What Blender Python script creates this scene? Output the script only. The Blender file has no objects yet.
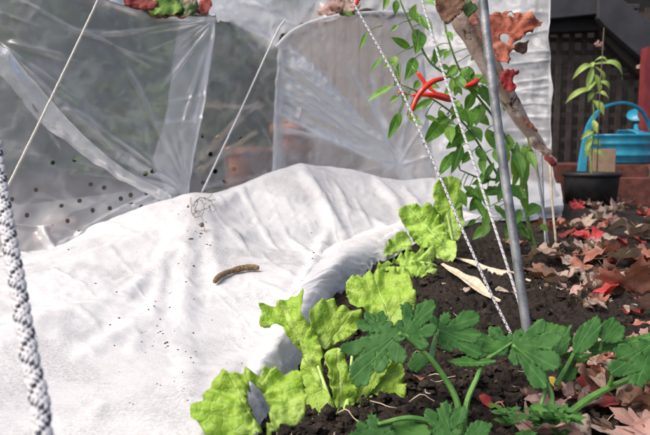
import bpy, math, random
import numpy as np
from mathutils import Vector, Matrix, geometry
random.seed(11); RNG = np.random.default_rng(5)
S = bpy.context.scene
COL = S.collection
# ------------------------------------------------------------------ camera
F = 632.0
CAM = Vector((0, 0, 0.20))
PITCH = math.atan(67.5 / F)
FW = Vector((0, math.cos(PITCH), -math.sin(PITCH)))
UP = Vector((0, math.sin(PITCH), math.cos(PITCH)))
RT = Vector((1, 0, 0))
cd = bpy.data.cameras.new('camera'); cam = bpy.data.objects.new('camera', cd); COL.objects.link(cam)
cam.location = CAM; cam.rotation_euler = (math.pi / 2 - PITCH, 0, 0)
cd.sensor_width = 36; cd.lens = 36 * F / 650; cd.clip_start = 0.01; cd.clip_end = 400
cd.dof.use_dof = True; cd.dof.focus_distance = 0.62; cd.dof.aperture_fstop = 16
S.camera = cam

def ray(px, py):
    return FW + RT * ((px - 325) / F) - UP * ((py - 217.5) / F)
def at(px, py, d):
    return CAM + ray(px, py) * d
def ground(px, py, z=0.0):
    r = ray(px, py); return CAM + r * ((z - CAM.z) / r.z)
def hit(px, py, P0, n):
    r = ray(px, py); return CAM + r * ((P0 - CAM).dot(n) / r.dot(n))

# ------------------------------------------------------------------ noise
def _h(ix, iy, iz, seed):
    n = (ix * 374761393 + iy * 668265263 + iz * 2147483647 + seed * 974634777) & 0xffffffff
    n = ((n ^ (n >> 13)) * 1274126177) & 0xffffffff
    n = (n ^ (n >> 16)) & 0xffffffff
    n = (n * 2246822519) & 0xffffffff
    return ((n ^ (n >> 15)) & 0xffff) / 32767.5 - 1
def vnoise(x, y, z=0.0, seed=0):
    x = np.asarray(x, float); y = np.asarray(y, float); z = np.zeros_like(x) + z
    ix = np.floor(x).astype(np.int64); iy = np.floor(y).astype(np.int64); iz = np.floor(z).astype(np.int64)
    fx = x - ix; fy = y - iy; fz = z - iz
    q = lambda t: t * t * t * (t * (t * 6 - 15) + 10)
    fx, fy, fz = q(fx), q(fy), q(fz)
    r = 0
    for a in (0, 1):
        for b in (0, 1):
            for c in (0, 1):
                r = r + _h(ix + a, iy + b, iz + c, seed) * (fx if a else 1 - fx) * (fy if b else 1 - fy) * (fz if c else 1 - fz)
    return r
def fbm(x, y, z=0.0, o=4, seed=0, gain=.5):
    r, a, s = 0, 1, 1
    for i in range(o):
        r = r + a * vnoise(np.asarray(x) * s, np.asarray(y) * s, np.asarray(z) * s, seed + i); a *= gain; s *= 2.03
    return r

# ------------------------------------------------------------------ materials
def mat(name):
    m = bpy.data.materials.new(name); m.use_nodes = True
    nt = m.node_tree; nt.nodes.clear()
    return m, nt
def N(nt, typ, ins=None, **kw):
    n = nt.nodes.new(typ)
    for k, v in kw.items(): setattr(n, k, v)
    for k, v in (ins or {}).items():
        s = n.inputs[k]
        if isinstance(v, bpy.types.NodeSocket): nt.links.new(v, s)
        else: s.default_value = v
    return n
def M_(nt, op, a, b=None, c=None, clamp=False):
    n = nt.nodes.new('ShaderNodeMath'); n.operation = op; n.use_clamp = clamp
    for i, v in enumerate((a, b, c)):
        if v is None: continue
        if isinstance(v, bpy.types.NodeSocket): nt.links.new(v, n.inputs[i])
        else: n.inputs[i].default_value = v
    return n.outputs[0]
def c4(c): return (c[0], c[1], c[2], 1)
def mixc(nt, f, a, b, blend='MIX'):
    n = nt.nodes.new('ShaderNodeMix'); n.data_type = 'RGBA'; n.blend_type = blend
    for s, v in ((n.inputs[0], f), (n.inputs[6], a), (n.inputs[7], b)):
        if isinstance(v, bpy.types.NodeSocket): nt.links.new(v, s)
        elif isinstance(v, (tuple, list)): s.default_value = c4(v)
        else: s.default_value = v
    return n.outputs[2]
def ramp(nt, f, lo, hi):
    n = nt.nodes.new('ShaderNodeMapRange'); n.interpolation_type = 'SMOOTHSTEP'
    nt.links.new(f, n.inputs[0]); n.inputs[1].default_value = lo; n.inputs[2].default_value = hi
    return n.outputs[0]
def noise(nt, vec, scale, detail=4, rough=.55, dist=0):
    n = N(nt, 'ShaderNodeTexNoise', {'Scale': scale, 'Detail': detail, 'Roughness': rough, 'Distortion': dist})
    if vec is not None: nt.links.new(vec, n.inputs['Vector'])
    return n.outputs[0]
def out(nt, sh, vol=None):
    o = nt.nodes.new('ShaderNodeOutputMaterial'); nt.links.new(sh, o.inputs[0])
def objco(nt):
    return nt.nodes.new('ShaderNodeTexCoord').outputs['Object']
def geopos(nt):
    return nt.nodes.new('ShaderNodeNewGeometry').outputs['Position']
def bump(nt, h, strength, dist):
    return N(nt, 'ShaderNodeBump', {'Height': h, 'Strength': strength, 'Distance': dist}).outputs[0]

def mixv(nt, p, n):
    a = N(nt, 'ShaderNodeVectorMath', {0: p, 1: N(nt, 'ShaderNodeCombineXYZ', {0: n, 1: n, 2: n}).outputs[0]}, operation='MULTIPLY_ADD'); a.inputs[1].default_value = (1, 1, 1)
    for l in list(a.inputs[1].links): nt.links.remove(l)
    m = N(nt, 'ShaderNodeVectorMath', {0: N(nt, 'ShaderNodeCombineXYZ', {0: n, 1: n, 2: n}).outputs[0]}, operation='SCALE'); m.inputs['Scale'].default_value = .012
    a.inputs[1].default_value = (1, 1, 1); nt.links.new(m.outputs[0], a.inputs[2]); return a.outputs[0]
def solid(name, c1, c2, scale=60, rough=.7, bstr=.3, bdist=.002, metal=0, detail=5, spec=.4, lo=.35, hi=.65):
    m, nt = mat(name); p = geopos(nt)
    n = noise(nt, p, scale, detail)
    col = mixc(nt, ramp(nt, n, lo, hi), c1, c2)
    n2 = noise(nt, p, scale * 4, 4)
    b = N(nt, 'ShaderNodeBsdfPrincipled', {'Base Color': col, 'Roughness': rough, 'Metallic': metal, 'Specular IOR Level': spec,
        'Normal': bump(nt, n2, bstr, bdist)})
    out(nt, b.outputs[0]); return m

def leafmat(name, c1, c2, vein, transl=.35, rough=.45, nveins=7, veinslope=5.0, veinw=.10, blister=.5, midw=.02, scale=45, tcol=None, spots=None, spec=.4, bd=.0016, palm=False, vs=.55, net=0):
    """c1/c2 mottled blade colour, vein colour; UV u along the midrib, v signed across"""
    m, nt = mat(name); p = geopos(nt)
    uv = nt.nodes.new('ShaderNodeUVMap').outputs[0]
    sx = N(nt, 'ShaderNodeSeparateXYZ', {0: uv})
    u = sx.outputs[0]; v = M_(nt, 'ABSOLUTE', M_(nt, 'SUBTRACT', sx.outputs[1], .5))
    w = M_(nt, 'MULTIPLY', M_(nt, 'SUBTRACT', noise(nt, p, 60, 2), .5), .55)
    ph = M_(nt, 'FRACT', M_(nt, 'ADD', M_(nt, 'SUBTRACT', M_(nt, 'MULTIPLY', u, nveins), M_(nt, 'MULTIPLY', v, veinslope)), w))
    if palm:
        an = M_(nt, 'ARCTAN2', v, M_(nt, 'ADD', M_(nt, 'MULTIPLY', u, 1.0), .06))
        ph = M_(nt, 'FRACT', M_(nt, 'ADD', M_(nt, 'ADD', M_(nt, 'MULTIPLY', an, 2.6), .0), M_(nt, 'MULTIPLY', w, .5)))
    dv = M_(nt, 'ABSOLUTE', M_(nt, 'SUBTRACT', ph, .5))
    side = M_(nt, 'SUBTRACT', 1.0, ramp(nt, dv, 0.0, veinw))
    mid = M_(nt, 'SUBTRACT', 1.0, ramp(nt, v, midw * .4, midw))
    vv = M_(nt, 'MAXIMUM', M_(nt, 'MULTIPLY', side, vs), mid)
    n = noise(nt, p, scale, 5, .6)
    col = mixc(nt, ramp(nt, n, .35, .68), c1, c2)
    if spots:
        col = mixc(nt, ramp(nt, noise(nt, p, scale * 2.2, 6, .7), spots[1], spots[1] + .08), col, spots[0])
    col = mixc(nt, M_(nt, 'MULTIPLY', vv, .75), col, vein)
    vor = N(nt, 'ShaderNodeTexVoronoi', {'Scale': 160.0, 'Vector': p}).outputs['Distance']
    hgt = M_(nt, 'ADD', M_(nt, 'MULTIPLY', vv, -.8), M_(nt, 'MULTIPLY', M_(nt, 'ADD', n, M_(nt, 'MULTIPLY', vor, -.6)), blister))
    if net:
        ve = N(nt, 'ShaderNodeTexVoronoi', {'Scale': net, 'Vector': mixv(nt, p, noise(nt, p, 90, 2))}, feature='DISTANCE_TO_EDGE').outputs['Distance']
        ne = M_(nt, 'SUBTRACT', 1.0, ramp(nt, ve, .0, .12))
        col = mixc(nt, M_(nt, 'MULTIPLY', ne, .20), col, vein)
        hgt = M_(nt, 'SUBTRACT', hgt, M_(nt, 'MULTIPLY', ne, .28))
        col = mixc(nt, M_(nt, 'MULTIPLY', M_(nt, 'SUBTRACT', 1.0, ramp(nt, u, -.05, .45)), .55), col, (.52, .66, .24))
    nb = bump(nt, hgt, .55, bd)
    b = N(nt, 'ShaderNodeBsdfPrincipled', {'Base Color': col, 'Roughness': rough, 'Specular IOR Level': spec, 'Normal': nb})
    t = N(nt, 'ShaderNodeBsdfTranslucent', {'Color': mixc(nt, 1.0, col, tcol or (1, 1, .7), 'MULTIPLY'), 'Normal': nb})
    mx = N(nt, 'ShaderNodeMixShader', {0: transl, 1: b.outputs[0], 2: t.outputs[0]})
    out(nt, mx.outputs[0]); return m

MT = {}
def mats():
    # soil
    m, nt = mat('soil'); p = geopos(nt)
    n1 = noise(nt, p, 14, 6, .6); n2 = noise(nt, p, 150, 6, .7)
    vor = N(nt, 'ShaderNodeTexVoronoi', {'Scale': 210.0, 'Vector': p})
    col = mixc(nt, ramp(nt, n1, .3, .7), (.013, .0095, .007), (.033, .024, .018))
    col = mixc(nt, ramp(nt, n2, .55, .75), col, (.065, .047, .036))
    col = mixc(nt, ramp(nt, noise(nt, p, 420, 3), .70, .76), col, (.24, .19, .15))
    h = M_(nt, 'ADD', M_(nt, 'MULTIPLY', n2, 1.0), M_(nt, 'MULTIPLY', vor.outputs['Distance'], -.6))
    b = N(nt, 'ShaderNodeBsdfPrincipled', {'Base Color': col, 'Roughness': .85, 'Specular IOR Level': .25, 'Normal': bump(nt, h, .9, .006)})
    out(nt, b.outputs[0]); MT['soil'] = m
    MT['clod'] = solid('clod', (.012, .0085, .006), (.042, .030, .022), 120, .85, .8, .003, spec=.25)
    MT['fleck'] = solid('fleck', (.10, .07, .05), (.24, .18, .13), 200, .8, .5, .001)
    for fname, falpha in (('fleece', .16), ('fleece_thin', .42)):
        # fleece : spun white sheet, slightly translucent
        m, nt = mat(fname); p = geopos(nt)
        n1 = noise(nt, p, 900, 3, .6); n2 = noise(nt, p, 9, 4)
        n3 = noise(nt, p, 70, 5, .6)
        dirt = ramp(nt, noise(nt, p, 330, 5, .75), .69, .76)
        zone = ramp(nt, noise(nt, p, 5, 3), .48, .66)
        col = mixc(nt, ramp(nt, n2, .3, .7), (.66, .66, .665), (.73, .73, .735))
        col = mixc(nt, M_(nt, 'MULTIPLY', M_(nt, 'MULTIPLY', dirt, zone), .55), col, (.22, .17, .13))
        rg = lambda sc, w, di: M_(nt, 'POWER', M_(nt, 'SUBTRACT', 1.0, M_(nt, 'MULTIPLY', M_(nt, 'ABSOLUTE', M_(nt, 'SUBTRACT', noise(nt, p, sc, 3, .5, di), .5)), w), clamp=True), 2.0)
        crk = M_(nt, 'ADD', M_(nt, 'ADD', M_(nt, 'MULTIPLY', rg(13, 7, .7), 1.0), M_(nt, 'MULTIPLY', rg(29, 6, .8), .6)), M_(nt, 'MULTIPLY', rg(60, 5, .6), .3))
        h = M_(nt, 'ADD', M_(nt, 'ADD', M_(nt, 'MULTIPLY', n1, .10), M_(nt, 'MULTIPLY', n3, .30)), M_(nt, 'MULTIPLY', crk, .22))
        nb = bump(nt, h, .40, .0030)
        d = N(nt, 'ShaderNodeBsdfDiffuse', {'Color': col, 'Normal': nb})
        t = N(nt, 'ShaderNodeBsdfTranslucent', {'Color': col, 'Normal': nb})
        g = N(nt, 'ShaderNodeBsdfGlossy', {'Color': (1, 1, 1, 1), 'Roughness': .45, 'Normal': nb})
        mx = N(nt, 'ShaderNodeMixShader', {0: .28, 1: d.outputs[0], 2: t.outputs[0]})
        mx = N(nt, 'ShaderNodeMixShader', {0: .04, 1: mx.outputs[0], 2: g.outputs[0]})
        tr = N(nt, 'ShaderNodeBsdfTransparent', {})
        al = M_(nt, 'MULTIPLY', ramp(nt, noise(nt, p, 420, 4, .7), .25, .8), M_(nt, 'ADD', falpha, M_(nt, 'MULTIPLY', ramp(nt, noise(nt, p, 7, 4, .6, .6), .48, .66), .34)))
        mx = N(nt, 'ShaderNodeMixShader', {0: al, 1: mx.outputs[0], 2: tr.outputs[0]})
        out(nt, mx.outputs[0]); MT[fname] = m
    # polythene
    def poly(name, base, wr, tint=(.80, .82, .84), gl=.38):
        m, nt = mat(name); p = geopos(nt)
        hz = N(nt, 'ShaderNodeAttribute', attribute_name='haze').outputs['Fac']
        ho = N(nt, 'ShaderNodeAttribute', attribute_name='hole').outputs['Fac']
        n1 = noise(nt, p, 6, 5, .55, .3); n2 = noise(nt, p, 24, 4, .55, .3)
        rid = M_(nt, 'SUBTRACT', 1.0, M_(nt, 'MULTIPLY', M_(nt, 'ABSOLUTE', M_(nt, 'SUBTRACT', n1, .5)), 16.0), clamp=True)
        f = M_(nt, 'ADD', M_(nt, 'MULTIPLY', M_(nt, 'POWER', rid, 2.0), wr), M_(nt, 'MULTIPLY', ramp(nt, n2, .45, .8), wr * .6))
        f = M_(nt, 'ADD', M_(nt, 'ADD', f, base), hz, clamp=True)
        h = M_(nt, 'ADD', n1, M_(nt, 'MULTIPLY', n2, .35))
        nb = bump(nt, h, .55, .012)
        d = N(nt, 'ShaderNodeBsdfDiffuse', {'Color': c4(tint), 'Normal': nb})
        t = N(nt, 'ShaderNodeBsdfTranslucent', {'Color': c4(tint), 'Normal': nb})
        dt = N(nt, 'ShaderNodeMixShader', {0: .5, 1: d.outputs[0], 2: t.outputs[0]})
        tr = N(nt, 'ShaderNodeBsdfTransparent', {'Color': (.94, .95, .95, 1)})
        rf = N(nt, 'ShaderNodeBsdfRefraction', {'Color': (.93, .94, .94, 1), 'Roughness': .42, 'IOR': 1.06, 'Normal': nb})
        tr = N(nt, 'ShaderNodeMixShader', {0: .72, 1: tr.outputs[0], 2: rf.outputs[0]})
        a = N(nt, 'ShaderNodeMixShader', {0: f, 1: tr.outputs[0], 2: dt.outputs[0]})
        g = N(nt, 'ShaderNodeBsdfGlossy', {'Color': (1, 1, 1, 1), 'Roughness': .10, 'Normal': nb})
        fr = N(nt, 'ShaderNodeFresnel', {'IOR': 1.45, 'Normal': nb}).outputs[0]
        b = N(nt, 'ShaderNodeMixShader', {0: M_(nt, 'MULTIPLY', fr, gl * 3, clamp=True), 1: a.outputs[0], 2: g.outputs[0]})
        tr2 = N(nt, 'ShaderNodeBsdfTransparent', {})
        e = N(nt, 'ShaderNodeMixShader', {0: ramp(nt, ho, 2.0, 2.5), 1: tr2.outputs[0], 2: b.outputs[0]})
        out(nt, e.outputs[0]); MT[name] = m
    poly('polythene', .25, .16)
    poly('polythene_milky', .36, .20, gl=.16)
    # plants
    MT['lettuce'] = leafmat('lettuce', (.32, .53, .05), (.46, .64, .10), (.56, .72, .22), .48, .42, 5, 3.2, .20, 1.6, .022, 70, (1, 1, .5), bd=.0022, vs=.28, net=150)
    MT['lettuce_far'] = leafmat('lettuce_far', (.28, .49, .04), (.42, .62, .10), (.50, .68, .22), .34, .42, 5, 3.2, .20, 1.6, .022, 50, (1, 1, .5), bd=.0032, vs=.28, net=105)
    MT['lettuce_rib'] = solid('lettuce_rib', (.36, .56, .12), (.46, .63, .22), 90, .4, .2, .001)
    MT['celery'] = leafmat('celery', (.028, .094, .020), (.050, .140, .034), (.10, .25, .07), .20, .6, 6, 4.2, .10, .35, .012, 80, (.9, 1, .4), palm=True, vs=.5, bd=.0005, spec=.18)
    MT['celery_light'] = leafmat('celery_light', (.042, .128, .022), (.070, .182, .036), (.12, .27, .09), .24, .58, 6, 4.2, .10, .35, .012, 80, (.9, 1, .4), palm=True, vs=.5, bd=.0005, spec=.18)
    MT['celery_stem'] = solid('celery_stem', (.07, .19, .035), (.12, .26, .06), 120, .4, .25, .001)
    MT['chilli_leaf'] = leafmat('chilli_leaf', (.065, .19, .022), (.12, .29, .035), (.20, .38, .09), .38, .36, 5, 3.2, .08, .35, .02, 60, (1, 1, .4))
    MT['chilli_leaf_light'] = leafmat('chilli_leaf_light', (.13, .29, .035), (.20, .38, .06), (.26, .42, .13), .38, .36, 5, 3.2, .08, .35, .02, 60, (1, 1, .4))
    MT['chilli_stem'] = solid('chilli_stem', (.09, .17, .03), (.16, .24, .06), 150, .5, .2, .001)
    m, nt = mat('chilli_fruit'); p = geopos(nt)
    col = mixc(nt, ramp(nt, noise(nt, p, 40, 3), .35, .7), (.56, .016, .008), (.70, .045, .012))
    b = N(nt, 'ShaderNodeBsdfPrincipled', {'Base Color': col, 'Roughness': .2, 'Specular IOR Level': .6, 'Normal': bump(nt, noise(nt, p, 90, 3), .25, .002)})
    out(nt, b.outputs[0]); MT['chilli_fruit'] = m
    MT['seedling_leaf'] = leafmat('seedling_leaf', (.20, .33, .05), (.32, .42, .10), (.38, .46, .18), .3, .45, 5, 3.2, .08, .3, .02, 40)
    # dead leaves
    dl = dict(transl=.18, rough=.6, nveins=5, veinslope=3.4, veinw=.06, blister=.5, midw=.012, scale=38, spec=.3)
    MT['tan'] = leafmat('leaf_tan', (.27, .19, .15), (.40, .31, .25), (.28, .19, .14), spots=((.13, .08, .06), .56), **dl)
    MT['pink'] = leafmat('leaf_pink', (.32, .18, .155), (.43, .29, .25), (.50, .32, .25), spots=((.25, .10, .07), .62), **dl)
    MT['red'] = leafmat('leaf_red', (.38, .022, .026), (.50, .075, .07), (.42, .13, .09), spots=((.30, .05, .03), .64), **dl)
    MT['maroon'] = leafmat('leaf_maroon', (.16, .018, .020), (.28, .045, .035), (.28, .08, .06), spots=((.07, .015, .012), .60), **dl)
    MT['rust'] = leafmat('leaf_rust', (.27, .095, .065), (.38, .18, .125), (.26, .11, .08), spots=((.14, .05, .035), .57), **dl)
    MT['russet'] = leafmat('leaf_russet', (.34, .075, .045), (.46, .17, .10), (.24, .08, .06), spots=((.16, .045, .03), .56), **dl)
    MT['brown'] = leafmat('leaf_brown', (.13, .065, .040), (.23, .13, .085), (.26, .16, .10), spots=((.05, .025, .016), .60), **dl)
    MT['yellow'] = leafmat('leaf_yellow', (.55, .36, .04), (.60, .45, .10), (.48, .32, .08), **dl)
    MT['green'] = leafmat('leaf_green', (.10, .22, .03), (.18, .28, .05), (.2, .3, .1), **dl)
    MT['straw'] = solid('straw', (.42, .34, .24), (.58, .48, .36), 130, .65, .5, .001)
    MT['twig'] = solid('twig', (.09, .055, .028), (.26, .17, .085), 240, .7, .8, .002)
    MT['root'] = solid('root', (.09, .06, .04), (.2, .14, .1), 150, .7, .4, .001)
    # other
    MT['cord_white'] = solid('cord_white', (.48, .48, .49), (.62, .62, .63), 700, .55, .7, .0006)
    MT['cord_dark'] = solid('cord_dark', (.012, .013, .028), (.04, .042, .075), 700, .55, .7, .0006)
    MT['twine'] = solid('twine', (.50, .48, .43), (.64, .62, .56), 500, .7, .7, .0008)
    MT['steel'] = solid('steel', (.13, .14, .15), (.30, .31, .32), 45, .48, .35, .0015, metal=.6, detail=8)
    m, nt = mat('hem'); p = geopos(nt)
    n1 = noise(nt, p, 16, 6, .65, .6); n2 = noise(nt, p, 60, 6, .7)
    col = mixc(nt, ramp(nt, n1, .38, .66), (.62, .52, .45), (.42, .31, .25))
    col = mixc(nt, ramp(nt, n2, .54, .66), col, (.74, .69, .67))
    col = mixc(nt, ramp(nt, noise(nt, p, 26, 5, .7, 1.2), .58, .66), col, (.035, .022, .018))
    b = N(nt, 'ShaderNodeBsdfPrincipled', {'Base Color': col, 'Roughness': .35, 'Specular IOR Level': .5, 'Normal': bump(nt, M_(nt, 'ADD', n1, n2), .7, .006)})
    t = N(nt, 'ShaderNodeBsdfTranslucent', {'Color': col})
    out(nt, N(nt, 'ShaderNodeMixShader', {0: .25, 1: b.outputs[0], 2: t.outputs[0]}).outputs[0]); MT['hem'] = m
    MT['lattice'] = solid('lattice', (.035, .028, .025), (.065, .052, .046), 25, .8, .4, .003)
    MT['dark'] = solid('under_stair_dark', (.010, .009, .009), (.020, .017, .016), 12, .9, .3, .003)  # near-black; on the lattice backing it stands in for shade
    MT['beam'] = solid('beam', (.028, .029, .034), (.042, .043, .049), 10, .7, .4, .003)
    MT['pale'] = solid('pale_wall', (.42, .38, .33), (.5, .46, .40), 6, .8, .2, .002)
    MT['maroon_paint'] = solid('maroon_paint', (.13, .018, .022), (.18, .03, .032), 14, .6, .3, .002)
    MT['blue'] = solid('blue_plastic', (.012, .19, .30), (.022, .25, .37), 22, .34, .12, .001, spec=.5)
    MT['blackpot'] = solid('black_pot', (.009, .009, .010), (.017, .017, .018), 40, .55, .25, .001)
    MT['terracotta'] = solid('terracotta', (.45, .17, .09), (.56, .25, .14), 20, .8, .3, .002)
    MT['wood'] = solid('wood', (.30, .20, .13), (.40, .28, .19), 24, .75, .4, .003)
    MT['timber'] = solid('timber', (.42, .34, .24), (.54, .45, .34), 26, .75, .4, .003)
    MT['stone'] = solid('stone', (.22, .19, .17), (.32, .28, .25), 9, .85, .6, .006)
    MT['mortar'] = solid('mortar', (.16, .14, .12), (.25, .22, .19), 60, .9, .6, .003)
    MT['brick'] = solid('brick', (.10, .032, .024), (.18, .065, .045), 30, .85, .6, .003)
    MT['hedge'] = leafmat('hedge_leaf', (.042, .095, .022), (.085, .155, .038), (.10, .17, .06), .25, .5, 4, 3, .08, .2, .02, 5)
    MT['hedge_dark'] = solid('hedge_core', (.012, .020, .010), (.026, .038, .018), 8, .9, .8, .02)
    MT['bark'] = solid('bark', (.06, .045, .033), (.12, .09, .07), 30, .85, .8, .006)
    MT['fenceboard'] = solid('fence_board', (.30, .25, .22), (.38, .33, .29), 8, .8, .4, .004)
mats()

# ------------------------------------------------------------------ object helpers
def tag(o, label=None, cat=None, group=None, kind=None):
    if label: o['label'] = label
    if cat: o['category'] = cat
    if group: o['group'] = group
    if kind: o['kind'] = kind
    return o
def empty(name, loc=(0, 0, 0), **kw):
    o = bpy.data.objects.new(name, None); COL.objects.link(o); o.location = loc; o.empty_display_size = .05
    return tag(o, **kw)
def mesh_obj(name, V, Fc, m, parent=None, smooth=True, uv=None, attrs=None, midx=None):
    """V in world coordinates; origin moved to the mesh's base; parented keeping place"""
    V = np.asarray(V, float)
    ctr = np.array([(V[:, 0].min() + V[:, 0].max()) / 2, (V[:, 1].min() + V[:, 1].max()) / 2, V[:, 2].min()])
    me = bpy.data.meshes.new(name)
    me.from_pydata((V - ctr).tolist(), [], [list(map(int, f)) for f in Fc])
    for mm in (m if isinstance(m, (list, tuple)) else [m]): me.materials.append(mm)
    if smooth: me.polygons.foreach_set('use_smooth', [True] * len(me.polygons))
    if midx is not None: me.polygons.foreach_set('material_index', [int(i) for i in midx])
    if uv is not None:
        l = me.uv_layers.new(name='UVMap'); li = np.zeros(len(me.loops), int); me.loops.foreach_get('vertex_index', li)
        l.data.foreach_set('uv', np.asarray(uv, float)[li].ravel())
    for k, a in (attrs or {}).items():
        at_ = me.attributes.new(k, 'FLOAT', 'POINT'); at_.data.foreach_set('value', np.asarray(a, float).ravel())
    me.update()
    o = bpy.data.objects.new(name, me); COL.objects.link(o)
    o.location = ctr
    if parent is not None:
        par = np.array(parent_world(parent)); o.parent = parent; o.location = ctr - par
    return o
def parent_world(p):
    w = Vector(p.location)
    while p.parent: p = p.parent; w += Vector(p.location)
    return w
class MB:
    def __init__(s): s.V = []; s.F = []; s.I = []
    def add(s, V, Fc, i=0):
        b = len(s.V); s.V += [tuple(v) for v in V]; s.F += [tuple(b + k for k in f) for f in Fc]; s.I += [i] * len(Fc); return s
    def box(s, c, sz, rot=None, i=0, bev=0.0):
        c = Vector(c); R = rot or Matrix.Identity(3)
        hx, hy, hz = sz[0] / 2, sz[1] / 2, sz[2] / 2
        if bev <= 0:
            P = [(x, y, z) for x in (-hx, hx) for y in (-hy, hy) for z in (-hz, hz)]
            Fc = [(0, 1, 3, 2), (4, 6, 7, 5), (0, 4, 5, 1), (2, 3, 7, 6), (0, 2, 6, 4), (1, 5, 7, 3)]
        else:
            import bmesh
            bm = bmesh.new(); bmesh.ops.create_cube(bm, size=1)
            bmesh.ops.scale(bm, vec=sz, verts=bm.verts)
            bmesh.ops.bevel(bm, geom=bm.edges[:], offset=bev, segments=2, affect='EDGES')
            P = [v.co[:] for v in bm.verts]; bm.verts.index_update()
            Fc = [[v.index for v in f.verts] for f in bm.faces]; bm.free()
        return s.add([c + R @ Vector(p) for p in P], Fc, i)
    def tube(s, pts, r, n=8, i=0, cap=True, jit=0.0):
        V, Fc = tube(pts, r, n, cap, jit); return s.add(V, Fc, i)
    def build(s, name, m, parent=None, smooth=True, uv=None):
        return mesh_obj(name, s.V, s.F, m, parent, smooth, uv=uv, midx=s.I)
def cr(pts, n):
    """Catmull-Rom through 3-D points, n samples"""
    P = np.array([tuple(p) for p in pts], float)
    if len(P) == 2: P = np.array([P[0], (P[0] + P[1]) / 2, P[1]])
    Q = np.vstack([2 * P[0] - P[1], P, 2 * P[-1] - P[-2]])
    t = np.linspace(0, len(P) - 1, n); k = np.minimum(t.astype(int), len(P) - 2); u = (t - k)[:, None]
    a, b, c, d = Q[k], Q[k + 1], Q[k + 2], Q[k + 3]
    return .5 * (2 * b + (c - a) * u + (2 * a - 5 * b + 4 * c - d) * u ** 2 + (3 * b - a - 3 * c + d) * u ** 3)
def frames(C):
    T = np.gradient(C, axis=0); T /= np.linalg.norm(T, axis=1)[:, None] + 1e-12
    n0 = np.cross(T[0], (0.13, .2, 1.0)); n0 /= np.linalg.norm(n0) + 1e-9
    Ns = [n0]
    for k in range(1, len(C)):
        v = Ns[-1] - T[k] * Ns[-1].dot(T[k]); Ns.append(v / (np.linalg.norm(v) + 1e-12))
    Ns = np.array(Ns); return T, Ns, np.cross(T, Ns)
def tube(pts, r, n=8, cap=True, jit=0.0, ribs=0):
    C = np.array([tuple(p) for p in pts], float); T, A, B = frames(C)
    r = np.zeros(len(C)) + np.interp(np.linspace(0, 1, len(C)), np.linspace(0, 1, len(np.atleast_1d(r))), np.atleast_1d(r))
    th = np.arange(n) * 2 * math.pi / n
    rr = r[:, None] * (1 + (jit * RNG.uniform(-1, 1, (len(C), n)) if jit else 0))
    if ribs: rr = rr * (1 + .10 * np.cos(ribs * th))[None]
    V = (C[:, None] + rr[..., None] * (np.cos(th)[None, :, None] * A[:, None] + np.sin(th)[None, :, None] * B[:, None])).reshape(-1, 3)
    Fc = [(k * n + j, k * n + (j + 1) % n, (k + 1) * n + (j + 1) % n, (k + 1) * n + j) for k in range(len(C) - 1) for j in range(n)]
    if cap: Fc += [tuple(range(n - 1, -1, -1)), tuple((len(C) - 1) * n + j for j in range(n))]
    return V, Fc
def lathe(prof, c, n=32, sx=1, sy=1):
    V = [(c[0] + r * sx * math.cos(2 * math.pi * j / n), c[1] + r * sy * math.sin(2 * math.pi * j / n), c[2] + z) for r, z in prof for j in range(n)]
    Fc = [(k * n + j, k * n + (j + 1) % n, (k + 1) * n + (j + 1) % n, (k + 1) * n + j) for k in range(len(prof) - 1) for j in range(n)]
    return V, Fc
def lattice(L, nu, nv):
    """L[row][col] 3-D points -> (nv, nu, 3) smooth surface"""
    L = np.array([[tuple(p) for p in r] for r in L], float)
    rows = np.array([cr(r, nu) for r in L])
    return np.array([cr(rows[:, k], nv) for k in range(nu)]).transpose(1, 0, 2)
def gridfaces(nv, nu):
    i = np.arange(nv - 1)[:, None] * nu + np.arange(nu - 1)[None]
    return np.stack([i, i + 1, i + nu + 1, i + nu], -1).reshape(-1, 4)
def project(P):
    D = np.asarray(P) - np.array(CAM); d = D @ np.array(FW)
    return np.stack([325 + F * (D @ np.array(RT)) / d, 217.5 - F * (D @ np.array(UP)) / d], -1), d
def gridnormals(P):
    a = np.gradient(P, axis=1); b = np.gradient(P, axis=0); n = np.cross(a, b); n /= np.linalg.norm(n, axis=2)[..., None] + 1e-12
    return n
def segd(Q, a, b):
    a = np.array(a, float); b = np.array(b, float); ab = b - a
    t = np.clip(((Q - a) @ ab) / (ab @ ab), 0, 1)
    return np.linalg.norm(Q - (a + t[..., None] * ab), axis=-1), t

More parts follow.
